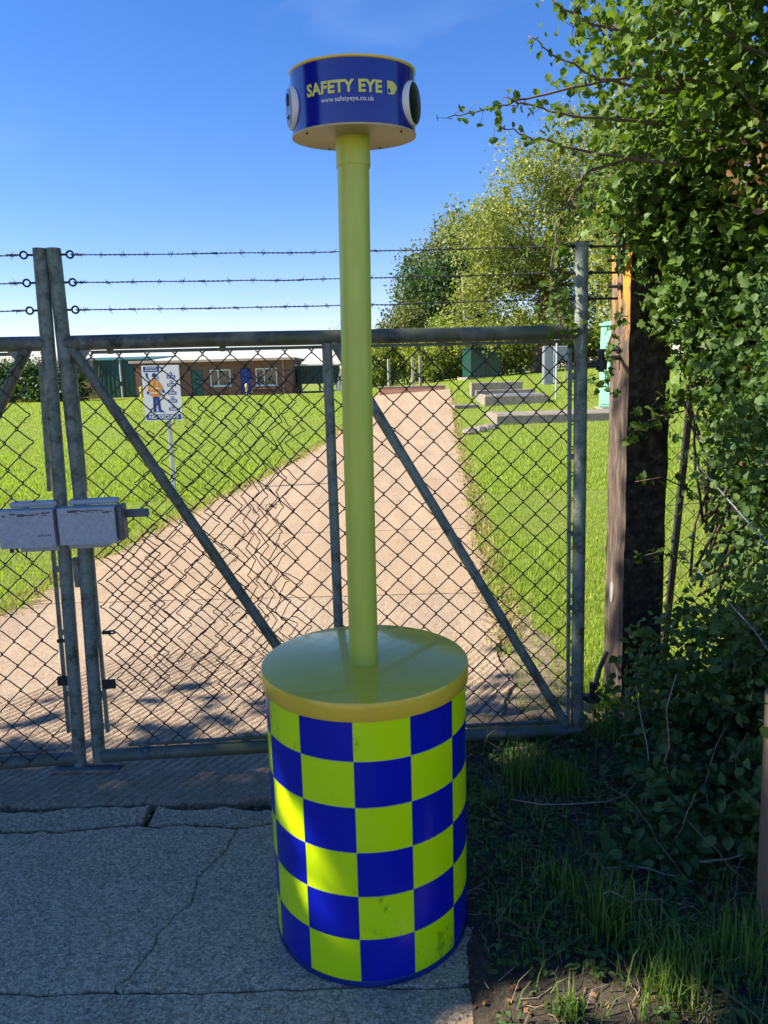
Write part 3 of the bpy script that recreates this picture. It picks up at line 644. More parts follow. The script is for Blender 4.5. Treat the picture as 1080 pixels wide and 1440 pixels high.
# grey meter cabinets on legs
for k, (x, y, w, z0, z1, lab) in enumerate(((7.38, 33.0, 0.42, 0.75, 2.62, 'tall grey meter cabinet standing left of its shorter twin on the lawn'), (8.02, 33.4, 0.60, 1.95, 2.62, 'short grey meter cabinet on legs right of the taller grey cabinet'))):
    mc = thing('meter_cabinet', (x, y, T(x, y)), lab, 'cabinet')
    g = G(); g.box((x, y + 0.2, (z0 + z1) / 2), (w, 0.36, z1 - z0), 0.0, 0, 0.02); g.build('cabinet', GREYSTEEL, mc)
    g = G(); g.box((x, y + 0.01, (z0 + z1) / 2), (w * 0.84, 0.03, (z1 - z0) * 0.92), 0.0, 0, 0.008); g.build('door', GREYSTEEL, mc)
    for sx in (-0.42, 0.42):
        g = G(); g.box((x + sx * w, y + 0.2, (z0 + 0.75) / 2), (0.05, 0.05, max(0.3, z0 - 0.75 + 0.3))); g.build('leg', PALEPOST, mc)
for k, (x, y, h, lab) in enumerate(((6.55, 28.0, 2.15, 'thin pale steel post in front of the grey meter cabinets'), (7.15, 27.5, 2.6, 'thicker pale steel post close behind the hinge stile of the gate'))):
    g = G(); g.tube([(x, y, 0.3), (x, y, 0.5 + h)], 0.035 + 0.03 * k, 8); g.box((x, y, 0.52 + h), (0.16, 0.16, 0.04))
    tag(g.build('steel_post', PALEPOST, None, False, (x, y, T(x, y))), lab, 'post')
# telegraph pole
tp = thing('telegraph_pole', (6.35, 55, 1.15), 'pale wooden telegraph pole in front of the dark round tree', 'pole')
g = G(); g.tube([(6.35, 55, 1.0), (6.2, 55, 5), (6.03, 55, 8.35)], [0.13, 0.115, 0.09], 10); g.build('pole', WOOD_POLE, tp)
g = G(); g.tube([(6.03, 55, 8.0), (8.5, 54, 7.2), (11.5, 53, 6.6)], 0.018, 5); g.build('stay_wire', BARB, tp)
# wooden posts of the far paddock fence
for k, (x, y) in enumerate(((1.9, 44), (2.35, 44.2), (0.5, 43.5))):
    g = G(); g.box((x, y, T(x, y) + 0.8), (0.16, 0.14, 1.7), 0.1 * k, 0, 0.02)
    tag(g.build('fence_post', WOOD_POLE, None, False, (x, y, T(x, y))), ('weathered wooden fence post, middle of three beyond the end of the drive', 'weathered wooden fence post, rightmost of three beyond the end of the drive', 'weathered wooden fence post, leftmost of three beyond the end of the drive')[k], 'post', 'posts beyond the end of the drive')

# ------------------------------------------------------------------ far trees, hedges
tree('oak_tree', 'dark round-crowned tree behind the telegraph pole', 'tree', (4.6, 62, 1.0),
     [(4.6, 62, 7.0, 2.9, 2.6, 4.3), (2.9, 61.5, 5.2, 2.1, 2.2, 3.2), (6.6, 62.5, 6.0, 2.6, 2.4, 4.0), (4.2, 61, 4.2, 3.6, 2.2, 2.9)], 0.35, 900, 40, 0.38, 0.25, LEAF_OAK, limbs=18, shell=0.55, twigs=0.34)
tree('ash_tree', 'tall thin-topped olive tree behind the dark round tree', 'tree', (7.0, 69, 1.1),
     [(6.6, 69, 12.2, 2.8, 2.4, 3.3), (8.6, 70, 11.0, 3.0, 2.4, 4.4), (4.3, 68, 9.5, 2.3, 2.0, 2.6), (9.5, 69, 13.5, 2.4, 2.4, 3.2)], 0.32, 760, 24, 0.42, 0.24, LEAF_OLIVE, limbs=26, shell=0.35, twigs=0.34)
tree('willow_tree', 'large pale green willow on the right beyond the gate', 'tree', (9.5, 46, 1.4),
     [(8.8, 46, 11.4, 2.4, 2.2, 3.0), (7.0, 45, 8.2, 2.6, 2.2, 3.6), (10.8, 46, 9.0, 3.2, 2.6, 5.0), (8.6, 45, 6.0, 3.6, 2.4, 3.4), (12.5, 46, 11.0, 2.6, 2.4, 4.2), (12.0, 46, 13.6, 2.8, 2.2, 3.2), (10.2, 46, 13.4, 2.0, 1.8, 2.4), (12.4, 45, 7.5, 2.6, 2.0, 4.0), (14.8, 47, 12.6, 3.0, 2.4, 4.4), (6.4, 45.5, 6.0, 2.0, 1.8, 2.8)], 0.34, 1750, 30, 0.38, 0.17, LEAF_LIME, limbs=44, shell=0.4, twigs=0.36)
tree('willow_tree', 'second pale willow farthest right, mostly hidden by the near hedge', 'tree', (15.5, 41, 1.7),
     [(14.6, 41, 11.8, 3.2, 2.6, 4.4), (16.0, 42, 7.0, 3.6, 2.6, 4.6), (18.6, 42, 9.6, 3.4, 3.0, 5.0), (13.2, 40, 6.4, 2.6, 2.2, 4.2)], 0.34, 950, 32, 0.40, 0.20, LEAF_LIME, limbs=30, shell=0.35, twigs=0.36)
tree('elder_bush', 'rounded light green bush below the willow, right of the telegraph pole', 'bush', (8.6, 49, 1.3),
     [(8.2, 49, 3.8, 2.2, 1.6, 1.9), (10.6, 49, 4.4, 2.0, 1.6, 2.2), (6.9, 49.5, 3.2, 1.6, 1.4, 1.5), (5.0, 50, 3.6, 1.7, 1.3, 1.9), (3.0, 50, 2.8, 1.5, 1.2, 1.4)], 0.10, 460, 38, 0.26, 0.17, LEAF_BUSH, limbs=12, trunks=3, twigs=0.36)
tree('sallow_bush', 'pale bush at the left foot of the dark round tree', 'bush', (0.6, 58, 0.9),
     [(0.8, 58, 3.2, 1.7, 1.3, 2.2), (2.4, 58, 4.2, 1.5, 1.3, 2.6), (-1.2, 58.5, 2.4, 1.5, 1.2, 1.4)], 0.10, 300, 40, 0.30, 0.18, LEAF_OLIVE, limbs=10, trunks=3)
hg = thing('field_hedge', (6, 51, 1.2), 'long light green hedge running across the end of the lawn', 'hedge')
ells = [(x, 51.5 + 0.4 * math.sin(x), 1.2 + 0.07 * x + 1.2, 1.3, 0.9, 1.45 + 0.25 * math.sin(x * 2.1)) for x in np.arange(-0.8, 17, 1.15)]
P, out, C = clumps(ells, 1300, 34, 0.24, 0.4); V, F = leaf_cloud(P, out, 0.17); mesh_obj('foliage', V, F, LEAF_BUSH, hg)
g = G()
for e in ells:
    for k in range(3): limb(g, (e[0] + RNG.normal() * .3, e[1], 0.6), (e[0] + RNG.normal() * .6, e[1], e[2] + 0.5), 0.05, 0.015, 0.05, 4, 5)
g.build('stems', BARK, hg, True)
hl = thing('boundary_hedge', (-22, 47, 0.45), 'dark green bushy hedge at the far left behind the gate stiles', 'hedge')
ells = [(x, 47 + 0.5 * math.sin(x), 1.45 + 0.35 * math.sin(x * 1.3), 1.4, 1.0, 1.35 + 0.3 * math.sin(x * 2.2)) for x in np.arange(-34, -19.4, 1.2)]
P, out, C = clumps(ells, 900, 34, 0.26, 0.45); V, F = leaf_cloud(P, out, 0.18); mesh_obj('foliage', V, F, LEAF_OAK, hl)
g = G()
for e in ells:
    for k in range(2): limb(g, (e[0], e[1], 0.3), (e[0] + RNG.normal() * .5, e[1], e[2] + 0.4), 0.05, 0.015, 0.05, 4, 5)
g.build('stems', BARK, hl, True)
# reeds behind the left hedge (uncountable)
n = 5000; x = RNG.uniform(-40, -20, n); y = RNG.uniform(49, 54, n); h = RNG.uniform(2.0, 3.4, n); w = 0.03; lean = RNG.normal(size=n) * 0.3
V = np.stack([np.stack([x - w, y, 0.4 + 0 * x], 1), np.stack([x + w, y, 0.4 + 0 * x], 1), np.stack([x + lean, y + .1, 0.4 + h], 1)], 1).reshape(-1, 3)
o = mesh_obj('reeds', V, np.arange(3 * n).reshape(-1, 3), REED, None); tag(o, kind='stuff')
# far woods closing the horizon
P, out, C = clumps([(x, 150 + 12 * math.sin(x * 0.03), 0.8 + 0.5 * math.sin(x * 0.11), 7, 4, 2.0 + 0.6 * math.sin(x * 0.23)) for x in np.arange(-150, 150, 6.5)], 2400, 20, 0.9, 0.5)
V, F = leaf_cloud(P, out, 0.8); tag(mesh_obj('far_woods', V, F, LEAF_OAK, None), kind='stuff')
tree('bare_tree', 'small sparse tree showing above the green container', 'tree', (-3.4, 75, 0.6), [(-3.4, 75, 5.0, 1.5, 1.2, 1.6), (-1.6, 75, 4.2, 1.6, 1.2, 1.6)], 0.10, 90, 12, 0.30, 0.16, LEAF_OLIVE, limbs=26, trunks=2, shell=0.3)
tree('shrub', 'small green shrub between the container and the end of the drive', 'bush', (-1.4, 56, 0.7), [(-1.5, 56, 1.7, 1.5, 0.9, 1.2)], 0.06, 120, 36, 0.25, 0.16, LEAF_BUSH, limbs=8, trunks=3)

# ------------------------------------------------------------------ lawn grass (uncountable)
def blades(x, y, h, w, mat, name, lean=0.45, zf=None):
    n = len(x); z = np.array([(zf or (lambda a, b: T(a, b) - 0.03))(a, b) for a, b in zip(x, y)])
    th = RNG.uniform(0, 2 * math.pi, n); dx, dy = np.cos(th), np.sin(th); ln = np.abs(RNG.normal(size=n)) * lean * h; ph = th + RNG.uniform(1.0, 2.1, n); lx, ly = np.cos(ph) * ln, np.sin(ph) * ln
    a = np.stack([x - dx * w, y - dy * w, z], 1); b = np.stack([x + dx * w, y + dy * w, z], 1)
    c = np.stack([x + dx * w * .7 + lx * .35, y + dy * w * .7 + ly * .35, z + h * .6], 1); d = np.stack([x - dx * w * .7 + lx * .35, y - dy * w * .7 + ly * .35, z + h * .6], 1)
    e = np.stack([x + lx, y + ly, z + h * (1 - 0.25 * np.minimum(1, ln / h))], 1)
    V = np.stack([a, b, c, d, e], 1).reshape(-1, 3); i = np.arange(n)[:, None] * 5
    F = np.concatenate([i + np.array([[0, 1, 2]]), i + np.array([[0, 2, 3]]), i + np.array([[3, 2, 4]])]); return tag(mesh_obj(name, V, F, mat, None), kind='stuff')
def scatter_lawn(n, y0, y1, xl, xr):
    y = y0 * (y1 / y0) ** RNG.random(n); x = RNG.uniform(xl, xr, n) * y
    L = np.interp(y, [a for a, _ in LEFT], [b for _, b in LEFT]); Rr = np.interp(y, [a for a, _ in RIGHT], [b for _, b in RIGHT])
    k = (x < L + 0.04 * RNG.normal(size=n) - 0.02) | (x > Rr + 0.04 * np.abs(RNG.normal(size=n)))
    return x[k], y[k]
x, y = scatter_lawn(170000, 3.3, 10, -0.75, 0.85)
worn = (np.abs(x - 0.72) < 0.28) & (y < 4.9) & (y > 3.0); k = ~worn | (RNG.random(len(x)) < 0.30); x, y = x[k], y[k]
k = np.array([fbm(a * 1.3, b * 1.3, 60) + 0.5 * fbm(a * 5, b * 5, 61) for a, b in zip(x, y)]) < RNG.uniform(0.1, 0.75, len(x)); x, y = x[k], y[k]
blades(x, y, RNG.uniform(0.02, 0.065, len(x)) * (1 + 0.35 * np.sin(x * 2.1 + 1.3 * np.sin(y * 1.7))), 0.0028, GRASS, 'lawn_grass')
x, y = scatter_lawn(130000, 10, 26, -0.62, 0.62)
blades(x, y, RNG.uniform(0.025, 0.075, len(x)), 0.006, GRASS, 'lawn_grass')
x, y = scatter_lawn(60000, 26, 48, -0.6, 0.6)
blades(x, y, RNG.uniform(0.03, 0.09, len(x)), 0.014, GRASS, 'lawn_grass')

n = 9000; y = 4.2 * (30 / 4.2) ** RNG.random(n); lft = RNG.random(n) < 0.55
x = np.where(lft, np.interp(y, [a for a, _ in LEFT], [b for _, b in LEFT]) + RNG.normal(size=n) * 0.09 - 0.03, np.interp(y, [a for a, _ in RIGHT], [b for _, b in RIGHT]) + RNG.normal(size=n) * 0.07 + 0.03)
blades(x, y, RNG.uniform(0.03, 0.09, n), 0.003 + 0.0005 * y, STRAW, 'dry_edge_grass', 1.1)
n = 7000; y = 4.0 * (30 / 4.0) ** RNG.random(n); lft = RNG.random(n) < 0.5
x = np.where(lft, np.interp(y, [a for a, _ in LEFT], [b for _, b in LEFT]) + np.abs(RNG.normal(size=n)) * 0.06 - 0.05, np.interp(y, [a for a, _ in RIGHT], [b for _, b in RIGHT]) - np.abs(RNG.normal(size=n)) * 0.05 + 0.05)
k = np.array([fbm(a * 2, b * 1.5, 40) for a, b in zip(x, y)]) > 0.05; x, y = x[k], y[k]
blades(x, y, RNG.uniform(0.04, 0.10, len(x)), 0.003 + 0.0004 * y, GRASS, 'lawn_edge_grass', 0.9)

# ------------------------------------------------------------------ text
def text_geo(txt, size, bold=0.0, spacing=1.0):
    cu = bpy.data.curves.new('lettering', 'FONT'); cu.body = txt; cu.size = size; cu.offset = bold; cu.align_x = 'CENTER'; cu.align_y = 'CENTER'; cu.space_character = spacing; cu.resolution_u = 3
    o = bpy.data.objects.new('lettering', cu); COL.objects.link(o); dg = bpy.context.evaluated_depsgraph_get(); dg.update()
    me = bpy.data.meshes.new_from_object(o.evaluated_get(dg)); v = [tuple(a.co) for a in me.vertices]; f = [tuple(p.vertices) for p in me.polygons]
    bpy.data.objects.remove(o); bpy.data.meshes.remove(me); bpy.data.curves.remove(cu); return v, f

# ------------------------------------------------------------------ safety sign on the lawn
sx, sy = -3.16, 10.83
sg = thing('safety_sign', (sx, sy, 0), 'white and blue safety notice picturing a worker in orange vest, on a lawn post', 'sign')
g = G(); g.box((sx + 0.06, sy + 0.03, 0.86), (0.055, 0.04, 1.78), 0, 0, 0.006); g.build('post', PALEPOST, sg)
SB = M('sign_blue', (0.012, 0.045, 0.27), 0.4, 0.1, 6); SW = M('sign_white', (0.70, 0.72, 0.74), 0.4, 0.05, 6); SO = M('sign_orange', (0.75, 0.26, 0.03), 0.5, 0.1, 8); SK = M('sign_skin', (0.55, 0.33, 0.22), 0.6, 0.05, 8); SV = M('sign_stripe', (0.75, 0.62, 0.35), 0.5, 0.05, 8)
bx0, bx1, bz0, bz1 = -3.43, -2.89, 1.03, 1.82
g = G(); g.box(((bx0 + bx1) / 2, sy, (bz0 + bz1) / 2), (bx1 - bx0, 0.006, bz1 - bz0)); bd = g.build('board', SW, sg)
BW, BH = bx1 - bx0, bz1 - bz0
def sp_(u, v, k=1): return (bx0 + u * BW, sy - 0.003 - 0.0008 * k, bz0 + v * BH)
def spoly(g, pts, mi, k=1): g.add([sp_(u, v, k) for u, v in pts], [tuple(range(len(pts)))], mi)
def srect(g, u0, v0, u1, v1, mi, k=1): spoly(g, [(u0, v0), (u1, v0), (u1, v1), (u0, v1)], mi, k)
def sell(g, u, v, ru, rv, mi, k=1, n=16): spoly(g, [(u + ru * math.cos(2 * math.pi * i / n), v + rv * math.sin(2 * math.pi * i / n)) for i in range(n)], mi, k)
g = G()
srect(g, .05, .885, .47, .98, 0); srect(g, .04, .02, .96, .115, 0)
for q in range(5):
    srect(g, .12 + q * .058, .945, .155 + q * .058, .968, 1, 2); srect(g, .10 + q * .068, .905, .145 + q * .068, .925, 1, 2)
# swoosh behind the worker's head
spoly(g, [(.09, .86), (.16, .87), (.16, .80), (.20, .75), (.27, .72), (.18, .735), (.11, .79)], 0)
# worker: trousers, boots, vest, stripes, arms, gloves, head, helmet
spoly(g, [(.25, .46), (.42, .46), (.44, .20), (.37, .20), (.345, .40), (.31, .20), (.24, .20)], 0, 2)
spoly(g, [(.22, .16), (.32, .16), (.315, .205), (.24, .205)], 0, 3); spoly(g, [(.37, .16), (.55, .155), (.45, .205), (.37, .205)], 0, 3)
spoly(g, [(.20, .70), (.28, .735), (.38, .735), (.46, .70), (.45, .44), (.21, .44)], 2, 3)
spoly(g, [(.20, .70), (.12, .55), (.16, .52), (.23, .62)], 2, 4); spoly(g, [(.46, .70), (.54, .56), (.50, .53), (.44, .62)], 2, 4)
srect(g, .21, .49, .45, .52, 3, 5); srect(g, .205, .57, .455, .60, 3, 5); srect(g, .25, .60, .275, .735, 3, 5); srect(g, .39, .60, .415, .72, 3, 5)
sell(g, .13, .51, .035, .03, 0, 5); sell(g, .54, .53, .035, .03, 0, 5)
sell(g, .33, .785, .055, .05, 4, 5); spoly(g, [(.265, .80), (.395, .80), (.385, .84), (.35, .865), (.31, .865), (.275, .84)], 0, 6); srect(g, .285, .755, .375, .775, 0, 6)
# column of protective-gear pictograms with blue captions
for q in range(5):
    v0 = .80 - q * .145; sell(g, .77, v0 + .048, .042, .026, 0, 2); sell(g, .77, v0 + .046, .022, .012, 1, 3); srect(g, .655, v0 - .04, .885, v0 + .015, 0)
    srect(g, .68, v0 - .022, .86, v0 - .004, 1, 2)
pr_ = g.build('print', [SB, SW, SO, SV, SK], bd)
tv, tf = text_geo('NO EXCUSES', 0.072, 0.0022)
g = G(); g.add([(bx0 + BW / 2 + x, sy - 0.0060, bz0 + .066 * BH + y) for x, y, z in tv], tf); g.build('lettering', SW, bd)

# ------------------------------------------------------------------ gate
GA = Vector((-1.287, 2.828, 0)); GD = (Vector((0.817, 2.997, 0)) - GA).normalized(); GN = Vector((-GD.y, GD.x, 0))
def gw(s, z, t=0.0): return GA + GD * s + GN * t + Vector((0, 0, z))
GRZ = math.atan2(GD.y, GD.x)
def gbox(g, s, z, t, ds, dt, dz_, mi=0, bev=0.0): p = gw(s, z, t); g.box(p, (ds, dt, dz_), GRZ, mi, bev)

def eye_bolt(parent, s, z, sgn, rod):
    g = G(); r = 0.0125; c = s + sgn * (0.02 + r)
    g.tube([gw(s - sgn * rod, z), gw(s + sgn * 0.02, z)], 0.0042, 6)
    g.tube([gw(c + r * math.cos(a), z + r * math.sin(a)) for a in np.linspace(0, 2 * math.pi, 17)], 0.0036, 6, caps=False)
    return g.build('eye_bolt', IRON, parent, True)

def barb_mesh():
    g = G()
    for k, (dx, sg_) in enumerate(((-0.004, 1), (0.004, -1))):
        a0 = k * 1.3
        pts = [Vector((dx + 0.0015 * math.cos(q * 3), 0.0042 * math.cos(q), 0.0042 * math.sin(q))) for q in np.linspace(a0, a0 + 4.2, 7)]
        e0 = Vector((dx - 0.010, 0.009 * math.cos(a0 - 1.4), 0.012 * math.sin(a0 - 1.2) + 0.008)); e1 = Vector((dx + 0.009, -0.008, -0.013 * sg_))
        g.tube([e0] + pts + [e1], [0.0007] + [0.0012] * len(pts) + [0.0007], 4)
    return g
bm_o = barb_mesh().build('barb', BARB, None, True); BARB_ME = bm_o.data; bpy.data.objects.remove(bm_o)

def barbed(parent, pts, pitch, twist=0.035, name='barbed_wire', mat=BARB, first=0.03):
    """a two-ply twisted strand along the polyline pts, barbs as sub-parts"""
    pts = [Vector(p) for p in pts]; seg = [(pts[i + 1] - pts[i]).length for i in range(len(pts) - 1)]; L = sum(seg)
    def at(d):
        d = max(0, min(L - 1e-6, d))
        for i, s in enumerate(seg):
            if d <= s: return pts[i].lerp(pts[i + 1], d / s), (pts[i + 1] - pts[i]).normalized()
            d -= s
        return pts[-1], (pts[-1] - pts[-2]).normalized()
    n = int(L / (twist / 6)); g = G()
    for ply in (0, math.pi):
        q = []
        for i in range(n + 1):
            p, t = at(L * i / n); u = Vector((0, 0, 1)); b = t.cross(u).normalized(); a = 2 * math.pi * L * i / n / twist + ply
            q.append(p + u * (0.0018 * math.cos(a)) + b * (0.0018 * math.sin(a)))
        g.tube(q, 0.0014, 4)
    w = g.build(name, mat, parent, True); d = first
    while d < L - 0.02:
        p, t = at(d); o = bpy.data.objects.new('barb', BARB_ME); COL.objects.link(o); o.parent = w; o.location = p - wloc(w)
        o.rotation_euler = (t.to_track_quat('X', 'Z') @ Vector((1, 0, 0)).rotation_difference(Vector((1, 0, 0)))).to_euler(); o.rotation_euler.rotate_axis('X', random.uniform(0, 6.28)); d += pitch * random.uniform(0.85, 1.15)
    return w
def sagged(s0, z0, s1, z1, sag, n=14):
    return [gw(s0 + (s1 - s0) * i / n, z0 + (z1 - z0) * i / n - sag * 4 * (i / n) * (1 - i / n) + 0.003 * fbm(i * 0.7, z0 * 9)) for i in range(n + 1)]

HW, HH = 0.0525, 0.104         # half width and height of a chain-link diamond
def link_strand(g, s0, flip, z0, z1, t, warp, seed, r=0.0026):
    pts = []; k = 0; z = z0 + (0 if not flip else 0); i = 0
    nseg = int((z1 - z0) / (HH / 2))
    for i in range(nseg + 1):
        side = (i % 2) ^ flip; z = z0 + i * HH / 2; a = s0 + (HW if side else 0); c = 1 if side else -1
        # rounded knuckle: three points hooked round the neighbour
        for dz_, ds_, dt in ((-0.010, -0.010 * c, -0.0025), (-0.0025, 0.0030 * c, -0.002), (0.0025, 0.0030 * c, 0.002), (0.010, -0.010 * c, 0.0025)):
            if z0 - 0.005 <= z + dz_ <= z1 + 0.005:
                ws, wz, wt = warp(a + ds_, z + dz_, seed); pts.append(gw(a + ds_ + ws, z + dz_ + wz, t + dt * c + wt))
    g.tube(pts, r, 5)
    return pts

def small_warp(s, z, seed):
    return 0.006 * fbm(s * 2.2, z * 2.2, seed), 0.006 * fbm(s * 2.1, z * 2.1, seed + 9), 0.006 * fbm(s * 3, z * 3, 2)

def leaf_gate(root, side):
    """side=+1: the leaf right of the meeting line, -1: the one left of it (mirrored about s=0.055)"""
    m = (lambda s: s) if side > 0 else (lambda s: 0.0535 * 2 - s)
    main = root
    stile = ([(0.106, 2.1), (0.111, 1.18), (0.079, 0.07)] if side > 0 else [(0.058, 2.1), (0.036, 1.18), (0.001, 0.06)])
    g = G(); g.tube([gw(s, z) for s, z in stile], 0.0255, 16); g.build('meeting_stile', GATE, root, 40)
    g = G(); g.tube([gw(m(2.084), 2.1), gw(m(2.098), 1.2), gw(m(2.111), 0.055)], 0.0265, 16); g.build('hinge_stile', GATE, root, 40)
    g = G(); g.tube([gw(m(0.11 if side > 0 else 0.06), 1.762), gw(m(0.6), 1.764), gw(m(1.2), 1.762), gw(m(2.09), 1.762)], 0.0275, 16); g.build('top_rail', GATE_TOP, root, 40)
    b0 = 0.085 if side > 0 else 0.107 - 0.001
    g = G(); g.tube([gw(m(0.095 if side > 0 else 0.10), 0.092), gw(m(0.8), 0.086), gw(m(1.5), 0.078), gw(m(2.10), 0.068)], 0.027, 16); g.build('bottom_rail', GATE_LOW, root, 40)
    g = G(); g.tube([gw(m(1.088), 1.74), gw(m(1.092), 0.1)], 0.020, 14); g.build('upright', GATE, root, 40)
    for a, b in (((0.135, 1.745), (1.075, 0.11)), ((1.115, 1.745), (2.06, 0.10))):
        g = G(); g.tube([gw(m(a[0]), a[1]), gw(m(b[0]), b[1])], 0.0205, 14); g.build('brace', GATE_TOP if a[0] < 1 else GATE, root, 40)
    for s, z, d in ((0.118, 1.74, 0.05),):     # gusset at the top corner
        g = G(); p = [gw(m(0.125), 1.745, -0.006), gw(m(0.21), 1.745, -0.006), gw(m(0.165), 1.685, -0.006)]; q = [gw(m(0.125), 1.745, 0.006), gw(m(0.21), 1.745, 0.006), gw(m(0.165), 1.685, 0.006)]
        g.add(p + q, [(0, 1, 2), (5, 4, 3), (0, 3, 4, 1), (1, 4, 5, 2), (2, 5, 3, 0)]); g.build('gusset', GATE, root)
    # straining bars with cleats
    tm = 0.030 if side > 0 else -0.030
    bars = [((0.135, 1.70), (0.129, 1.20)), ((0.130, 0.985), (0.121, 0.19))] if side > 0 else [((0.095, 1.695), (0.113, 1.205)), ((0.124, 0.985), (0.142, 0.20))]
    for (s0, z0), (s1, z1) in bars + [((2.050, 1.70), (2.074, 0.095))]:
        g = G(); g.tube([gw(m(s0), z0, 0.012), gw(m(s1), z1, 0.012)], 0.0095, 4, flat=GD + GN); bar = g.build('straining_bar', GATE, root)
        n = 3 if z0 - z1 < 0.9 else 5
        for i in range(n):
            t = (i + 0.35) / n; s = s0 + (s1 - s0) * t; z = z0 + (z1 - z0) * t; sg_ = 1 if s0 > 1 else -1
            g = G(); gbox(g, m(s + sg_ * 0.011), z, 0.010, 0.038, 0.014, 0.022, 0, 0.003); g.build('cleat', GATE, bar)
    for zz, nm, mat in ((1.727, 'straining_bar', GATE_TOP), (0.128, 'straining_bar', GATE_LOW)):
        g = G(); g.tube([gw(m(0.20), zz, 0.014), gw(m(2.04), zz - (0.018 if zz < 1 else 0), 0.014)], 0.0085, 4, flat=Vector((0, 0, 1)) + GN); bar = g.build(nm, mat, root)
        for i in range(5):
            g = G(); gbox(g, m(0.27 + i * 0.42), zz + (0.012 if zz > 1 else -0.012), 0.016, 0.024, 0.012, 0.040, 0, 0.003); g.build('cleat', mat, bar)
    # bar and cleats on the hinge side; rods through the stile that hold the barbed wire
    for z in (2.078, 1.980, 1.882):
        eye_bolt(root, 0.130 if side > 0 else 0.031, z, side, 0.03)
        g = G(); g.tube([gw(m(1.995), z + 0.006), gw(m(2.235), z + 0.004)], 0.0048, 6)
        r = 0.013; g.tube([gw(m(1.982 + r * math.cos(a)), z + 0.006 + r * math.sin(a)) for a in np.linspace(0, 6.2832, 15)], 0.0036, 6, caps=False)
        for ds in (-0.036, 0.036): g.lathe(gw(m(2.086 + ds), z + 0.005), [(0.010, -0.004), (0.010, 0.004)], 6, axis=GD)
        g.build('anchor_rod', IRON, root, 40)
        barbed(root, sagged(m(0.165) if side > 0 else -0.012, z, m(1.97), z + 0.006, 0.006), 0.088)
        w = G(); w.tube([gw(m(0.165 + 0.05 * t_) + (0 if side > 0 else 0.046), z + 0.004 * math.sin(t_ * 40), 0.004 * math.cos(t_ * 40)) for t_ in np.linspace(0, 1, 40)], 0.0016, 4); w.build('wire_tie', BARB, root, True)
    # hinge pins reaching to the timber post
    for z in (1.632, 0.222):
        g = G(); gbox(g, m(2.145), z, 0, 0.09, 0.034, 0.018, 0, 0.003); g.tube([gw(m(2.175), z - 0.028), gw(m(2.175), z + 0.06)], 0.012, 10)
        g.lathe(gw(m(2.175), z - 0.02), [(0.034, 0), (0.038, 0.006), (0.034, 0.014), (0.02, 0.018)] if z < 1 else [(0.022, 0), (0.022, 0.04)], 14); g.build('hinge', IRON, root, 40)

right = thing('gate_leaf', gw(0.08, 0.0), 'right leaf of the chain-link gate, directly behind the chequered drum, mesh torn and patched', 'gate', 'leaves of the double gate')
left = thing('gate_leaf', gw(0.0, 0.0), 'left leaf of the chain-link double gate, cut off by the picture edge', 'gate', 'leaves of the double gate')
leaf_gate(right, 1); leaf_gate(left, -1)

# chain link: every strand is a part
def torn(s, z, seed):
    a = small_warp(s, z, 1.0)
    w = max(0, 1 - ((s - 0.62) / 0.40) ** 2) * max(0, 1 - ((z - 0.95) / 0.62) ** 2)
    w2 = max(0, 1 - ((s - 0.20) / 0.16) ** 2) * max(0, 1 - ((z - 0.9) / 0.5) ** 2)
    return a[0] + 0.014 * w * fbm(s * 3, z * 3, 3) + 0.008 * w2 * fbm(s * 7, z * 5, 8), a[1] + 0.014 * w * fbm(s * 3, z * 3, 5) - 0.012 * w + 0.008 * w2 * fbm(s * 6, z * 6, 2), a[2] + 0.02 * w
k = 0; s = 0.138
while s < 2.045 - HW * 0.3:
    g = G()
    hole = False
    if hole:      # the original mesh is cut away under the patch between about knee and chest height
        link_strand(g, s, k % 2, 0.10, 0.10 + HH / 2 * 7, 0.030, torn, k); link_strand(g, s, (k + 24) % 2, 0.10 + HH / 2 * 24, 1.735, 0.030, torn, k)
        if k % 2: link_strand(g, s, k % 2, 0.10 + HH / 2 * (8 + k % 3) , 1.735, 0.030, torn, k)
        else: link_strand(g, s, k % 2, 0.10, 0.10 + HH / 2 * 20, 0.030, torn, k)
    else: link_strand(g, s, k % 2, 0.10, 1.735, 0.030, torn, k)
    g.build('mesh_wire', WIRE, right, True); s += HW; k += 1
k = 0; s = 0.107 - 0.138 - HW
while s > 0.107 - 2.045:
    g = G(); link_strand(g, s, k % 2, 0.10, 1.735, -0.030, small_warp, k + 50); g.build('mesh_wire', WIRE, left, True); s -= HW; k += 1
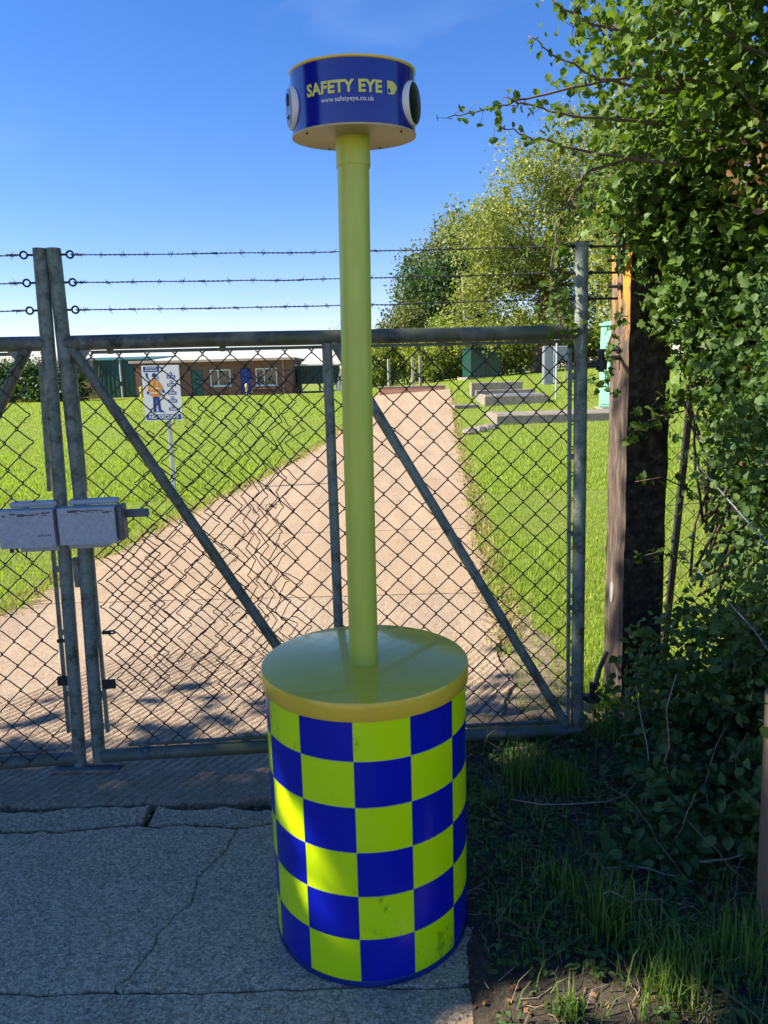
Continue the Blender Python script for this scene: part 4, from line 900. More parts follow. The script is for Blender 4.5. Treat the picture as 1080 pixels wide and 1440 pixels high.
# the patch: a second, smaller sheet laid over it, crumpled towards its right edge
def crumple(s, z, seed):
    e = min(1.2, max(0.0, (s - 0.72) / 0.22)); u = max(0, 1 - ((z - 0.98) / 0.5) ** 2)
    e2 = max(0.0, (0.45 - s) / 0.3) * max(0, 1 - ((z - 0.62) / 0.5) ** 2)
    return (-0.095 * e * (0.35 + 0.65 * u) + 0.010 * e * fbm(s * 9, z * 7, 4) + 0.012 * fbm(s * 3, z * 3, 11) + 0.028 * e2,
            0.012 * e * fbm(s * 9, z * 7, 6) + 0.016 * fbm(s * 3.2, z * 3.2, 14) + 0.02 * e2, 0.018 * e * fbm(s * 15, z * 15, 7) + 0.006 * fbm(s * 5, z * 5, 3))
k = 0; s = 0.30
while s < 0.97:
    g = G(); zt = 1.46 if s < 0.5 else 1.66; zb = 0.26 if s > 0.5 else 0.42
    pts = link_strand(g, s + 0.022, k % 2, zb - 0.03 + 0.04 * (k % 3), zt - 0.02 * (k % 2), 0.037, crumple, k, 0.0021)
    # loose cut ends
    for p in (pts[0], pts[-1]):
        g.tube([p, p + GD * random.uniform(-.02, .03) + Vector((0, 0, random.uniform(-.02, .03))), p + GD * random.uniform(-.03, .05) + GN * random.uniform(-.03, .01) + Vector((0, 0, random.uniform(-.03, .04)))], 0.0016, 5)
    g.build('patch_wire', WIRE_RUST if k % 3 else WIRE, right, True); s += HW * 0.98; k += 1
# second small patch near the left lower bay
k = 0; s = 0.15
while s < 0.34:
    g = G(); link_strand(g, s + 0.012, (k + 1) % 2, 0.34, 0.98 + 0.05 * (k % 2), 0.039, lambda a, b, c: (0.010 * fbm(a * 4, b * 4, 21) + 0.012, 0.012 * fbm(a * 4, b * 4, 25) + 0.016, 0.004 * fbm(a * 5, b * 5, 2)), k)
    g.build('patch_wire', WIRE, right, True); s += HW * 1.01; k += 1
# bent tie wires along the tear
for q in range(12):
    s0, z0 = random.uniform(0.66, 0.86) if q < 19 else random.uniform(1.15, 1.5), random.uniform(0.42, 1.4) if q < 19 else random.uniform(0.95, 1.3)
    g = G(); L = random.uniform(0.02, 0.05); pts = [gw(s0, z0, 0.03)]
    for j in range(5): pts.append(pts[-1] + GD * random.uniform(-L, L) * 0.7 + Vector((0, 0, random.uniform(-L, L) * 0.8)) + GN * random.uniform(-.010, .008))
    g.tube(pts, 0.0014, 5); g.build('tie_wire', WIRE_RUST, right, True)

# lock boxes
def lock_box(root, s0, s1, z0, z1, sgn):
    g = G(); sc = (s0 + s1) / 2; zc = (z0 + z1) / 2; w = s1 - s0 - 0.006
    gbox(g, sc, zc, -0.090, w, 0.004, z1 - z0, 0, 0.001)                          # front plate
    gbox(g, sc, z1 - 0.002, -0.058, w, 0.060, 0.004); gbox(g, sc, z0 + 0.002, -0.058, w, 0.060, 0.004)
    gbox(g, s0 + 0.005, zc, -0.058, 0.004, 0.060, z1 - z0 - 0.008); gbox(g, s1 - 0.005, zc, -0.058, 0.004, 0.060, z1 - z0 - 0.008)
    b = g.build('lock_box', BOXP, root)
    g = G(); gbox(g, sc + 0.012, z1 + 0.012, -0.012, w * 0.86, 0.05, 0.020, 0, 0.004); g.build('bracket', BOXP, b)
    g = G(); gbox(g, sc + 0.02 * -sgn, z0 - 0.014, -0.014, w * 0.72, 0.045, 0.026, 0, 0.003); g.build('bracket', BOXP, b)
    g = G()
    for q in range(16): gbox(g, s0 + 0.02 + (w - 0.03) * random.random(), z1 - 0.010 - 0.012 * random.random(), -0.0925, random.uniform(0.006, 0.03), 0.0012, random.uniform(0.002, 0.006))
    for q in range(7 if sgn < 0 else 1): gbox(g, s1 - 0.06 + 0.007 * q, z0 + 0.045 + 0.002 * (q % 3), -0.0925, 0.0035, 0.0012, 0.008)
    g.build('rust_scuff', BOXRUST, b)
    return b
lb = lock_box(left, -0.172, 0.036, 1.005, 1.150, -1); rb = lock_box(right, 0.046, 0.262, 1.010, 1.152, 1)
g = G(); gbox(g, 0.275, 1.085, -0.045, 0.02, 0.07, 0.135, 0, 0.003); g.build('side_plate', BOXRUST, rb)
g = G(); gbox(g, 0.325, 1.112, -0.02, 0.09, 0.022, 0.030, 0, 0.003); g.build('bolt', BOXRUST, rb)
g = G(); gbox(g, -0.155, 0.985, -0.03, 0.012, 0.012, 0.016); g.tube([gw(-0.10, 0.985, -0.03), gw(-0.105, 0.955, -0.03), gw(-0.09, 0.948, -0.03)], 0.003, 6); g.build('hook', IRON, lb)
for rt, s, z in ((right, 0.158, 0.625), (right, 0.150, 0.405), (left, -0.028, 0.43), (left, -0.02, 0.60)):
    g = G(); gbox(g, s, z, 0.0, 0.05 if z < .5 else 0.035, 0.012, 0.040 if z < .5 else 0.014, 0, 0.003)
    if rt is right and z > 0.5: g.tube([gw(s + 0.02 + 0.014 * math.cos(a), z + 0.006 * math.sin(a), 0.0) for a in np.linspace(0, 6.28, 13)], 0.004, 6, caps=False)
    g.build('lug', IRON, rt)
g = G(); gbox(g, 0.072, 0.88, 0.0, 0.03, 0.02, 0.12, 0, 0.003); g.build('slam_stop', GATE, right)

# ------------------------------------------------------------------ the surveillance drum post
dx_, dy_ = -0.066, 2.004
post = thing('surveillance_post', (dx_, dy_, 0), 'chequered blue and yellow drum with a tall yellow pole and round blue camera head', 'camera post')
RB, ZB0, ZB1 = 0.2865, 0.012, 0.786
g = G(); g.lathe((dx_, dy_, 0), [(RB - 0.02, 0.0), (RB - 0.002, 0.004), (RB - 0.002, 0.012), (RB - 0.002, 0.030), (RB - 0.002, 0.036), (RB - 0.002, ZB1), (RB - 0.03, ZB1)], 96)
drum = g.build('drum', DRUM_BASE, post, 30)
g = G(); g.lathe((dx_, dy_, 0), [(RB + 0.0005, 0.002), (RB + 0.0020, 0.004), (RB + 0.0020, 0.014), (RB + 0.0010, 0.0185)], 96, caps=False); g.build('bottom_rim', DRUM_RIM, drum, 30)
A0 = math.atan2(-dy_, -dx_)                      # towards the camera
rows = 6; rh = (ZB1 - 0.018) / rows
for c in range(12):
    for r in range(rows):
        a0 = A0 + R_(-7.4 + 30 * (c - 2)) + 0.0032; a1 = a0 + R_(30) - 0.0064; z1 = ZB1 - r * rh - 0.0010; z0 = ZB1 - (r + 1) * rh + 0.0010
        n = 7; vs = []; 
        for j in range(n):
            a = a0 + (a1 - a0) * j / (n - 1)
            for z in (z0, z1): vs.append((dx_ + (RB - 0.0004) * math.cos(a), dy_ + (RB - 0.0004) * math.sin(a), z))
        g = G(); g.add(vs, [(2 * j, 2 * j + 2, 2 * j + 3, 2 * j + 1) for j in range(n - 1)])
        yellow = (c + r) % 2 == 0
        sq = g.build('chequer_square', (CHQ_YS if (c, r) in ((1, 1), (0, 0), (1, 3), (2, 4), (2, 2), (3, 3), (0, 2), (4, 4), (1, 5), (3, 5), (2, 0), (5, 3)) else CHQ_Y) if yellow else CHQ_B, drum, True)
g = G(); RL, LZ = 0.2945, 0.820
g.lathe((dx_, dy_, 0), [(0.0, ZB1 - 0.012), (RL - 0.006, ZB1 - 0.012), (RL - 0.003, ZB1 - 0.018), (RL, ZB1 - 0.014), (RL, LZ - 0.006), (RL - 0.002, LZ - 0.0015), (RL - 0.006, LZ), (0.0, LZ)], 128); g.build('lid', LID, post, 40)
px_, py_, pt = dx_, dy_, (dx_ + 0.018, dy_ - 0.0)
g = G(); g.tube([(dx_ - 0.002, dy_ - 0.02, LZ), (dx_ + 0.002, dy_ - 0.012, 1.5), (dx_ + 0.012, dy_, 2.207)], 0.0405, 48); pole = g.build('pole', POLE, post, 40)
g = G(); g.lathe((dx_ + 0.0115, dy_, 2.135), [(0.0435, 0.0), (0.0435, 0.062)], 40); g.build('collar', POLE, pole, 40)
hx, hy, RH, HZ0, HZ1 = dx_ + 0.016, dy_, 0.1545, 2.204, 2.350
hd = None
g = G(); g.lathe((hx, hy, 0), [(RH, HZ0 + 0.004), (RH, HZ1 - 0.004)], 96, caps=False); hd = g.build('camera_head', HEAD_BLUE, post, 40, (hx, hy, 2.277))
g = G(); g.lathe((hx, hy, 0), [(0.0, HZ0 + 0.002), (RH - 0.001, HZ0 + 0.002), (RH + 0.0015, HZ0 + 0.001), (RH + 0.0018, HZ0 + 0.0045), (RH, HZ0 + 0.006)], 96); g.build('underside', TAN, hd, 40)
g = G(); g.lathe((hx, hy, 0), [(RH, HZ1 - 0.006), (RH + 0.0025, HZ1 - 0.004), (RH + 0.0025, HZ1), (RH - 0.002, HZ1 + 0.001), (0, HZ1 + 0.001)], 96); g.build('top_cap', LID, hd, 40)
H0 = math.atan2(-hy, -hx)
def wrap(v, az, zc, R): return [(hx + R * math.cos(H0 + az + x / R), hy + R * math.sin(H0 + az + x / R), zc + y) for x, y, z in v]
tv, tf = text_geo('SAFETY EYE', 0.0355, 0.0013, 1.03)
g = G(); g.add(wrap(tv, R_(-9), 2.284, RH + 0.0012), tf); g.build('lettering', TXT_Y, hd)
tv, tf = text_geo('www.safetyeye.co.uk', 0.0145, 0.0002, 1.03)
g = G(); g.add(wrap(tv, R_(-5.5), 2.259, RH + 0.0012), tf); g.build('lettering', TXT_W, hd)
# little camera emblem after the words
g = G(); RR = RH + 0.0012
g.add(wrap([(-0.011, -0.014, 0), (0.006, -0.014, 0), (0.006, 0.014, 0), (-0.011, 0.014, 0)], R_(35.0), 2.286, RR), [(0, 1, 2, 3)])
g.add(wrap([(0.006, -0.012, 0), (0.011, -0.012, 0), (0.013, -0.004, 0), (0.016, -0.006, 0), (0.018, 0.004, 0), (0.013, 0.009, 0), (0.006, 0.013, 0)], R_(35.0), 2.286, RR), [(0, 1, 2, 3, 4, 5, 6)])
em = g.build('emblem', TXT_Y, hd)
g = G(); g.add(wrap([(0.004 * math.cos(a) - 0.006, 0.005 * math.sin(a) - 0.007, 0) for a in np.linspace(0, 5.9, 10)], R_(35.0), 2.286, RR + 0.0006), [tuple(range(10))]); g.build('emblem_dot', HEAD_BLUE, hd)
# three camera eyes round the head
for k, (az, kind) in enumerate(((-77, 'speaker'), (68, 'lens'), (177, 'lens'))):
    a = H0 + R_(az); ax = Vector((math.cos(a), math.sin(a), 0)); c = Vector((hx, hy, 2.268)); zl = c.z
    g = G(); g.lathe(c, [(0.052, 0.130), (0.051, 0.148), (0.0495, 0.158), (0.047, 0.1615), (0.043, 0.1615)], 40, axis=ax); e = g.build('camera_eye', EYE_WHITE, hd, 30)
    side = Vector((0, 0, 1)).cross(ax)
    if kind == 'speaker':
        g = G(); g.lathe(c, [(0.0, 0.1635), (0.042, 0.1635), (0.045, 0.161)], 36, axis=ax); g.build('face_plate', EYE_GREY, e, 30)
        q = c + Vector((0, 0, 0.018)) - side * 0.0; g = G(); g.lathe(q, [(0.014, 0.162), (0.014, 0.167), (0.010, 0.168), (0.0, 0.166)], 24, axis=ax); g.build('lens', DARK_GLASS, e, 30)
        q = c + Vector((0, 0, -0.024)); g = G(); g.tube([q + ax * 0.1645 + side * t * 0.012 + Vector((0, 0, 0.006 * (t * t))) for t in np.linspace(-1, 1, 7)], 0.002, 6); g.build('slot', DARK_GLASS, e)
    else:
        g = G(); g.lathe(c, [(0.0, 0.167), (0.030, 0.1655), (0.044, 0.163), (0.0480, 0.160)], 36, axis=ax); g.build('lens', DARK_GLASS, e, 40)
hd.rotation_euler.x = R_(5)       # the head sits tipped a little forward
for az in (-58, 58, 150, -150):       # screws in the underside
    a = H0 + R_(az); g = G(); g.lathe((hx + 0.135 * math.cos(a), hy + 0.135 * math.sin(a), HZ0 - 0.002), [(0.003, 0), (0.003, 0.003)], 8); g.build('screw', IRON, hd)

# ------------------------------------------------------------------ timber gatepost (sleeper)
def timber_mat():
    m, nt, b = new_mat('tarred_timber'); t = nt.nodes.new('ShaderNodeTexCoord'); O = t.outputs['Object']
    f = noise_n(nt, 10, 7, 0.7, vec=O, stretch=(5, 5, 0.5)); f2 = noise_n(nt, 3.5, 5, 0.6, vec=O)
    c = ramp(nt, f, [(0.3, (0.022, 0.016, 0.012)), (0.5, (0.095, 0.066, 0.047)), (0.72, (0.24, 0.18, 0.135))])
    sep = nt.nodes.new('ShaderNodeSeparateXYZ'); nt.links.new(O, sep.inputs[0])
    hz = nt.nodes.new('ShaderNodeMapRange'); hz.inputs[1].default_value = 1.55; hz.inputs[2].default_value = 2.05; nt.links.new(sep.outputs[2], hz.inputs[0])
    pat = noise_n(nt, 8, 6, 0.7, vec=O, stretch=(2, 2, 0.6)); add = nt.nodes.new('ShaderNodeMath'); add.operation = 'MULTIPLY'; nt.links.new(ramp(nt, pat, [(0.48, (0, 0, 0)), (0.57, (1, 1, 1))]), add.inputs[0]); nt.links.new(hz.outputs[0], add.inputs[1])
    c = mixc(nt, add.outputs[0], c, (0.60, 0.26, 0.02))          # orange lichen near the top
    nt.links.new(c, b.inputs['Base Color']); b.inputs['Roughness'].default_value = 0.85; bump(nt, b, f, 0.9, 0.012); return m
def tar_mat():
    m, nt, b = new_mat('creosoted_face'); f = noise_n(nt, 22, 7, 0.72); f2 = noise_n(nt, 2.5, 4, 0.6)
    c = ramp(nt, f, [(0.35, (0.016, 0.012, 0.010)), (0.52, (0.060, 0.046, 0.035)), (0.75, (0.19, 0.155, 0.12))]); c = mixc(nt, ramp(nt, f2, [(0.5, (0, 0, 0)), (0.75, (0.5, 0.5, 0.5))]), c, (0.025, 0.018, 0.012))
    nt.links.new(c, b.inputs['Base Color']); b.inputs['Roughness'].default_value = 0.9; b.inputs['Specular IOR Level'].default_value = 0.2; bump(nt, b, f, 0.8, 0.012); return m
TIMBER, TAR = timber_mat(), tar_mat()
sl_ = thing('timber_gatepost', (1.20, 3.55, 0), 'massive dark creosoted timber gatepost with orange lichen near its top, half under ivy', 'gatepost')
g = G(); nz_ = 60; ring = []
for i in range(nz_ + 1):
    z = -0.1 + 2.52 * i / nz_; l = -0.010 * z; w1, w2, w3 = 0.006 * fbm(z * 5, 1, 0, 3), 0.008 * fbm(z * 4, 5, 0, 3), 0.006 * fbm(z * 6, 3)
    r = [(1.155 + l + w1, 3.447), (1.35 + l + w2, 3.475), (1.368 + l + w2, 3.50), (1.36 + l, 3.69), (1.126 + l, 3.635), (1.134 + l + w3, 3.55), (1.143 + l + w1, 3.465)]
    ring.append([(a + 0.003 * fbm(a * 30, z * 8, 2), b2 + 0.004 * fbm(a * 20, z * 7, 6), z) for a, b2 in r])
vs = [p for r in ring for p in r]; m7 = 7; fs = []; mi = []
for i in range(nz_):
    for j in range(m7): fs.append((i * m7 + j, i * m7 + (j + 1) % m7, (i + 1) * m7 + (j + 1) % m7, (i + 1) * m7 + j)); mi.append(1 if j in (0, 1, 2) else 0)
fs.append(tuple(nz_ * m7 + j for j in range(m7))); mi.append(0)
mesh_obj('timber', vs, fs, [TIMBER, TAR], sl_, 40, None, mi)
for z, L in ((2.10, 0.06), (1.985, 0.055), (1.70, 0.10), (0.80, 0.0)):
    if L == 0: continue
    g = G(); xw = 1.128 - 0.010 * z; g.tube([(xw - L, 3.52, z), (xw + 0.05, 3.52, z)], 0.007, 8); g.lathe((xw - 0.004, 3.52, z), [(0.018, -0.004), (0.018, 0.004)], 8, axis=(1, 0, 0)); g.build('coach_bolt', IRON, sl_, 40)
g = G(); g.tube([(0.86, 3.10, 1.64), (1.0, 3.35, 1.66), (1.12, 3.52, 1.665)], 0.011, 8); g.build('hinge_pin', IRON, sl_, 40)
g = G(); g.tube([(0.90, 3.03, 0.245), (1.0, 3.3, 0.22), (1.1, 3.52, 0.21)], 0.012, 8); g.build('hinge_pin', IRON, sl_, 40)
g = G(); g.add([(1.124, 3.55 + 0.022 * math.cos(a), 0.52 + 0.055 * math.sin(a)) for a in np.linspace(0, 6.0, 20)] + [(1.138, 3.55 + 0.022 * math.cos(a), 0.52 + 0.055 * math.sin(a)) for a in np.linspace(0, 6.0, 20)], [tuple(range(20))] + [(i, (i + 1) % 20, 20 + (i + 1) % 20, 20 + i) for i in range(20)]); g.build('oval_plate', M('oval_plate_grey', (0.28, 0.28, 0.29), 0.4, 0.1, 20), sl_)

# ------------------------------------------------------------------ chain-link fence behind the hedge
fn = thing('chain_link_fence', (1.5, 3.85, 0), 'dark chain-link fence with leaning steel posts behind the hedge, right of the timber gatepost', 'fence')
for (a, b) in (((1.50, 3.82, -0.05), (1.60, 3.82, 1.75)), ((2.35, 3.95, -0.05), (2.42, 3.95, 1.75)), ((3.6, 4.1, -0.05), (3.6, 4.1, 1.75))):
    g = G(); g.tube([a, b], 0.020, 4); g.build('post', IRON, fn)
k = 0; s = 0.0
FD = Vector((1, 0.13, 0)).normalized()
def fw(s, z, t=0): return Vector((1.42, 3.80, 0)) + FD * s + Vector((-FD.y, FD.x, 0)) * t + Vector((0, 0, z))
while s < 2.3:
    g = G(); pts = []
    for i in range(32):
        side = (i % 2) ^ (k % 2); z = 0.02 + i * HH / 2; c = 1 if side else -1; a = s + (HW if side else 0)
        for dz_, ds_, dt in ((-0.009, -0.009 * c, -0.0025), (0.0, 0.003 * c, 0), (0.009, -0.009 * c, 0.0025)):
            pts.append(fw(a + ds_ + 0.012 * fbm(a * 3, z * 3, 31), z + dz_ + 0.012 * fbm(a * 3, z * 3, 37), dt * c))
    g.tube(pts, 0.0020, 4); g.build('mesh_wire', WIRE, fn, True); s += HW; k += 1
for z in (1.62, 0.9, 0.15):
    g = G(); g.tube([fw(q, z + 0.01 * math.sin(q * 3)) for q in np.linspace(0, 2.35, 10)], 0.002, 4); g.build('line_wire', WIRE, fn)
# old wire fence in the hedge: stake at the right edge and two sagging barbed strands
wf = thing('wire_fence', (1.10, 1.85, 0), 'round wooden stake at the right edge with two old barbed strands running into hedge', 'fence')
g = G(); g.tube([(1.085, 1.85, -0.05), (1.072, 1.85, 0.4), (1.058, 1.85, 0.75)], [0.050, 0.049, 0.047], 18); g.build('stake', M('stake_wood', (0.34, 0.23, 0.13), 0.85, 0.5, 9, stretch=(1, 1, 0.12), bmp=0.5, bscale=30), wf, 40)
barbed(wf, [(1.25, 3.0, 1.26), (1.24, 2.7, 1.17), (1.19, 2.3, 1.09), (1.11, 1.80, 1.0)], 0.13, mat=GALV)
barbed(wf, [(1.24, 3.0, 0.84), (1.24, 2.7, 0.80), (1.20, 2.3, 0.765), (1.10, 1.80, 0.73)], 0.13, mat=GALV)

# ------------------------------------------------------------------ spots that stay sunlit between the crowns of the shading trees
def on_drum(az, z): a = A0 + R_(az); return (dx_ + RB * math.cos(a), dy_ + RB * math.sin(a), z)
for az, z, r in ((-47, 0.735, 0.022), (-70, 0.62, 0.03), (-62, 0.56, 0.05), (-40, 0.48, 0.03), (-50, 0.45, 0.045), (-33, 0.36, 0.03), (-26, 0.33, 0.06), (-14, 0.31, 0.045), (-47, 0.245, 0.05), (-36, 0.22, 0.04), (-24, 0.14, 0.03), (-75, 0.36, 0.035)):
    GAPS.append((on_drum(az, z), r))
for z, r in ((1.83, 0.012), (1.66, 0.014), (1.48, 0.016), (1.28, 0.012), (1.08, 0.014)): GAPS.append(((dx_ - 0.03, dy_ - 0.02, z), r))
for x, y, z, r in ((0.08, 1.86, 0.82, 0.02), (0.0, 1.82, 0.82, 0.03), (0.15, 2.02, 0.82, 0.012), (0.52, 1.63, 0.03, 0.10), (0.36, 1.62, 0.02, 0.09), (0.22, 1.56, 0.0, 0.08), (0.72, 1.60, 0.05, 0.08),
                   (1.13, 3.55, 0.50, 0.06), (1.13, 3.55, 0.68, 0.05), (1.13, 3.55, 0.92, 0.07), (1.13, 3.55, 1.22, 0.04), (1.12, 3.55, 2.08, 0.10), (1.12, 3.55, 1.90, 0.08), (1.12, 3.55, 1.74, 0.04),
                   (0.80, 2.99, 1.98, 0.045), (0.80, 2.99, 1.86, 0.03), (0.81, 2.99, 1.25, 0.05), (0.81, 2.99, 1.05, 0.05), (0.81, 2.99, 0.8, 0.04), (0.81, 2.99, 0.5, 0.035),
                   (1.07, 1.83, 0.6, 0.05), (1.07, 1.83, 0.5, 0.05), (1.07, 1.83, 0.7, 0.05), (-0.78, 2.78, 0, 0.03), (-0.9, 2.70, 0, 0.012), (-1.0, 2.66, 0, 0.012), (-0.95, 1.97, 0.0, 0.012), (-0.82, 1.96, 0, 0.01),
                   (-1.5, 3.15, 0, 0.05), (-1.3, 3.22, 0, 0.06), (-1.0, 3.35, 0, 0.07), (-0.6, 3.3, 0, 0.06), (-0.3, 3.35, 0, 0.06), (-1.2, 3.42, 0, 0.07), (-0.8, 3.2, 0, 0.04), (0.4, 3.2, 0, 0.07), (0.75, 3.25, 0, 0.09), (0.9, 3.2, 0.05, 0.09), (0.6, 2.85, 0, 0.05)):
    GAPS.append(((x, y, z), r))
for q in range(75): GAPS.append(((random.uniform(0.8, 1.5), random.uniform(2.3, 3.3), random.uniform(1.0, 3.0)), random.uniform(0.04, 0.13)))

tree('roadside_tree', 'dense leafy tree beside the road to the left of the gateway', 'tree', (-6.4, 0.5, 0), [(-6.4, 0.55, 4.6, 1.9, 2.05, 2.5), (-5.9, 0.75, 2.6, 1.6, 1.9, 1.7), (-7.1, 0.0, 5.9, 1.6, 1.7, 2.1), (-6.2, 0.85, 6.3, 1.5, 1.6, 1.7), (-6.4, 0.75, 6.9, 1.3, 1.1, 1.1)], 0.17, 760, 60, 0.34, 0.15, LEAF_HAW, limbs=20, shell=0.15, gaps=True)
tree('roadside_bush', 'low bushy growth at the foot of the roadside tree left of the gateway', 'bush', (-5.6, 0.4, 0), [(-5.5, 0.3, 1.0, 1.1, 1.9, 1.2), (-5.6, 1.0, 1.3, 1.0, 1.4, 1.3)], 0.05, 210, 60, 0.28, 0.12, LEAF_BRM, limbs=14, trunks=3, gaps=True, shell=0.2)

# ------------------------------------------------------------------ near vegetation on the right
LEAF_ME = {}
def leaf_parts(root, P, out, size, kind, mat, spread=0.7, name='leaf'):
    key = (kind, mat.name)
    if key not in LEAF_ME:
        sv_, sf = shape(kind); sv_ = sv_ * np.array((1, 1, 2.2)); me = bpy.data.meshes.new('leaf'); me.from_pydata([tuple(a) for a in sv_], [], sf); me.materials.append(mat); LEAF_ME[key] = me
    b, t, nn = frames(P, out, spread); ro = wloc(root)
    for i in range(len(P)):
        o = bpy.data.objects.new(name, LEAF_ME[key]); COL.objects.link(o); o.parent = root; s = size * (1 + 0.35 * (RNG.random() * 2 - 1))
        m = Matrix((b[i], t[i], nn[i])).transposed().to_4x4(); m.translation = Vector(P[i]) - ro; o.matrix_local = m @ Matrix.Scale(s, 4)

CAMP = np.array((0, 0, 1.62))
def plant(root, P, out, size, kind, mat, nparts, spread=0.75, name='foliage'):
    """the nparts leaves nearest the camera (in its view) become single leaf parts, the rest one part"""
    d = P - CAMP; R3, U3, F3 = np.array(Rv), np.array(Uv), np.array(Fv); dep = d @ F3; u = (d @ R3) / dep; w = (d @ U3) / dep
    vis = (dep > 0.4) & (np.abs(u) < 0.52) & (np.abs(w) < 0.70); score = np.where(vis, np.linalg.norm(d, axis=1), 99); order = np.argsort(score)
    # spread the single leaves over the outer third of what is in view
    near = order[:max(nparts * 3, 1)]; pick = RNG.permutation(near)[:nparts] if vis.sum() > nparts else order[:0]
    msk = np.ones(len(P), bool); msk[pick] = False
    V, F = leaf_cloud(P[msk], out[msk], size, kind, spread); o = mesh_obj(name, V, F, mat, root); o['kind'] = 'stuff'
    if len(pick): leaf_parts(root, P[pick], out[pick], size, kind, mat, spread)

# hawthorn arching over from the right
hw = thing('hawthorn_tree', (2.0, 3.1, 0), 'leafy hawthorn arching out of the right edge above the gatepost, sprays reaching to the sky', 'tree')
ells = [(1.62, 3.05, 2.98, 0.80, 0.75, 0.62), (1.95, 2.75, 2.35, 0.75, 0.70, 0.70), (1.45, 3.25, 2.50, 0.50, 0.50, 0.36), (2.3, 3.3, 2.9, 0.8, 0.8, 0.8), (2.3, 2.6, 3.0, 0.8, 0.8, 0.6), (1.30, 2.95, 3.15, 0.60, 0.5, 0.45), (1.15, 3.0, 2.78, 0.38, 0.45, 0.36), (2.1, 2.3, 2.5, 0.6, 0.5, 0.8), (2.6, 3.6, 2.2, 0.7, 0.7, 1.3)]
P, out, C = clumps(ells, 950, 48, 0.095, 0.40, 0.8)
plant(hw, P, out, 0.036, 'haw', LEAF_HAW, 260)
g = G()
for k in range(3): limb(g, (2.05 + 0.15 * k, 3.0 + 0.1 * k, -0.05), (1.9 + 0.1 * k, 3.0, 2.2), 0.045, 0.03, 0.04, 7, 8)
for c in C[::4]: limb(g, (1.95, 3.0, 2.2 + 0.3 * RNG.random()), c, 0.012, 0.003, 0.07, 6, 5)
g.build('trunk', BARK, hw, True)
SPR = [[(1.35, 2.95, 2.62), (0.95, 2.93, 2.66), (0.62, 2.9, 2.60), (0.42, 2.9, 2.55), (0.265, 2.9, 2.525)],
       [(1.2, 2.95, 2.60), (0.86, 2.92, 2.64), (0.66, 2.9, 2.72), (0.56, 2.9, 2.79)],
       [(1.15, 2.95, 2.36), (0.80, 2.92, 2.40), (0.58, 2.9, 2.45), (0.44, 2.9, 2.50)],
       [(1.1, 2.9, 2.75), (0.78, 2.9, 2.82), (0.64, 2.9, 2.90), (0.60, 2.88, 3.02)],
       [(0.95, 2.9, 2.98), (0.74, 2.88, 2.93), (0.71, 2.88, 2.78)],
       [(1.1, 2.95, 2.42), (0.80, 2.93, 2.34), (0.695, 2.92, 2.20), (0.655, 2.92, 2.02), (0.66, 2.92, 1.88), (0.72, 2.93, 1.74)],
       [(1.05, 2.95, 2.5), (0.75, 2.9, 2.52), (0.55, 2.9, 2.56), (0.47, 2.9, 2.59)]]
for k, s in enumerate(SPR):
    g = G(); s = [Vector(p) for p in s]; pts = []
    for i in range(len(s) - 1):
        for j in range(6): pts.append(s[i].lerp(s[i + 1], j / 6) + Vector(RNG.normal(size=3)) * 0.004)
    pts.append(s[-1]); n = len(pts); g.tube(pts, [0.0065 - 0.0050 * i / (n - 1) for i in range(n)], 6)
    lp = []
    for i in range(n):
        for q in range(2 if k != 5 else 4):
            if RNG.random() < (0.75 if k not in (5, 4) else 0.95):
                e = pts[i] + Vector(RNG.normal(size=3)) * (0.022 if k != 5 else 0.035); g.tube([pts[i], e], [0.0012, 0.0008], 4); lp.append(tuple(e))
    b_ = g.build('branch', TWIG, hw, True)
    lp = np.array(lp); leaf_parts(b_, lp, nrm(RNG.normal(size=lp.shape)), 0.030 if k != 5 else 0.038, 'haw', LEAF_HAW)
# twigs with withered brown leaves
P, out, C = clumps([(1.55, 2.55, 2.28, 0.45, 0.2, 0.12), (1.80, 2.5, 1.75, 0.35, 0.35, 0.4), (1.6, 2.75, 1.45, 0.25, 0.3, 0.3)], 46, 18, 0.05, 0.3)
V, F = leaf_cloud(P, out, 0.030, 'ovate'); o = mesh_obj('withered_leaves', V, F, LEAF_DEAD, hw); o['kind'] = 'stuff'

# ivy on the gatepost and hedge behind it
iv = thing('ivy_plant', (1.45, 3.42, 0), 'glossy ivy climbing over the top and right side of the timber gatepost', 'ivy')
ells = [(1.32, 3.38, 2.30, 0.34, 0.20, 0.22), (1.52, 3.30, 2.02, 0.30, 0.25, 0.35), (1.60, 3.25, 1.68, 0.24, 0.25, 0.32), (1.72, 3.15, 1.32, 0.22, 0.25, 0.30), (1.12, 3.34, 2.37, 0.20, 0.15, 0.13), (1.85, 2.9, 1.6, 0.35, 0.3, 0.5)]
P, out, C = clumps(ells, 380, 38, 0.065, 0.45, 0.9)
out = nrm(out + np.array((-0.4, -0.8, 0.2)))
plant(iv, P, out, 0.043, 'ivy', LEAF_IVY, 280, 0.55)
SPI = [[(1.30, 3.36, 1.92), (1.24, 3.36, 1.84), (1.20, 3.38, 1.74)], [(1.36, 3.34, 1.42), (1.24, 3.32, 1.40), (1.14, 3.32, 1.36), (1.08, 3.32, 1.28)], [(1.38, 3.36, 1.48), (1.28, 3.32, 1.45), (1.20, 3.30, 1.43)],
       [(1.06, 3.34, 1.85), (0.99, 3.28, 1.72), (0.98, 3.27, 1.58), (1.01, 3.28, 1.50)], [(1.42, 3.35, 1.05), (1.28, 3.36, 1.12), (1.16, 3.37, 1.10)], [(1.42, 3.38, 0.72), (1.28, 3.38, 0.76), (1.20, 3.38, 0.74)]]
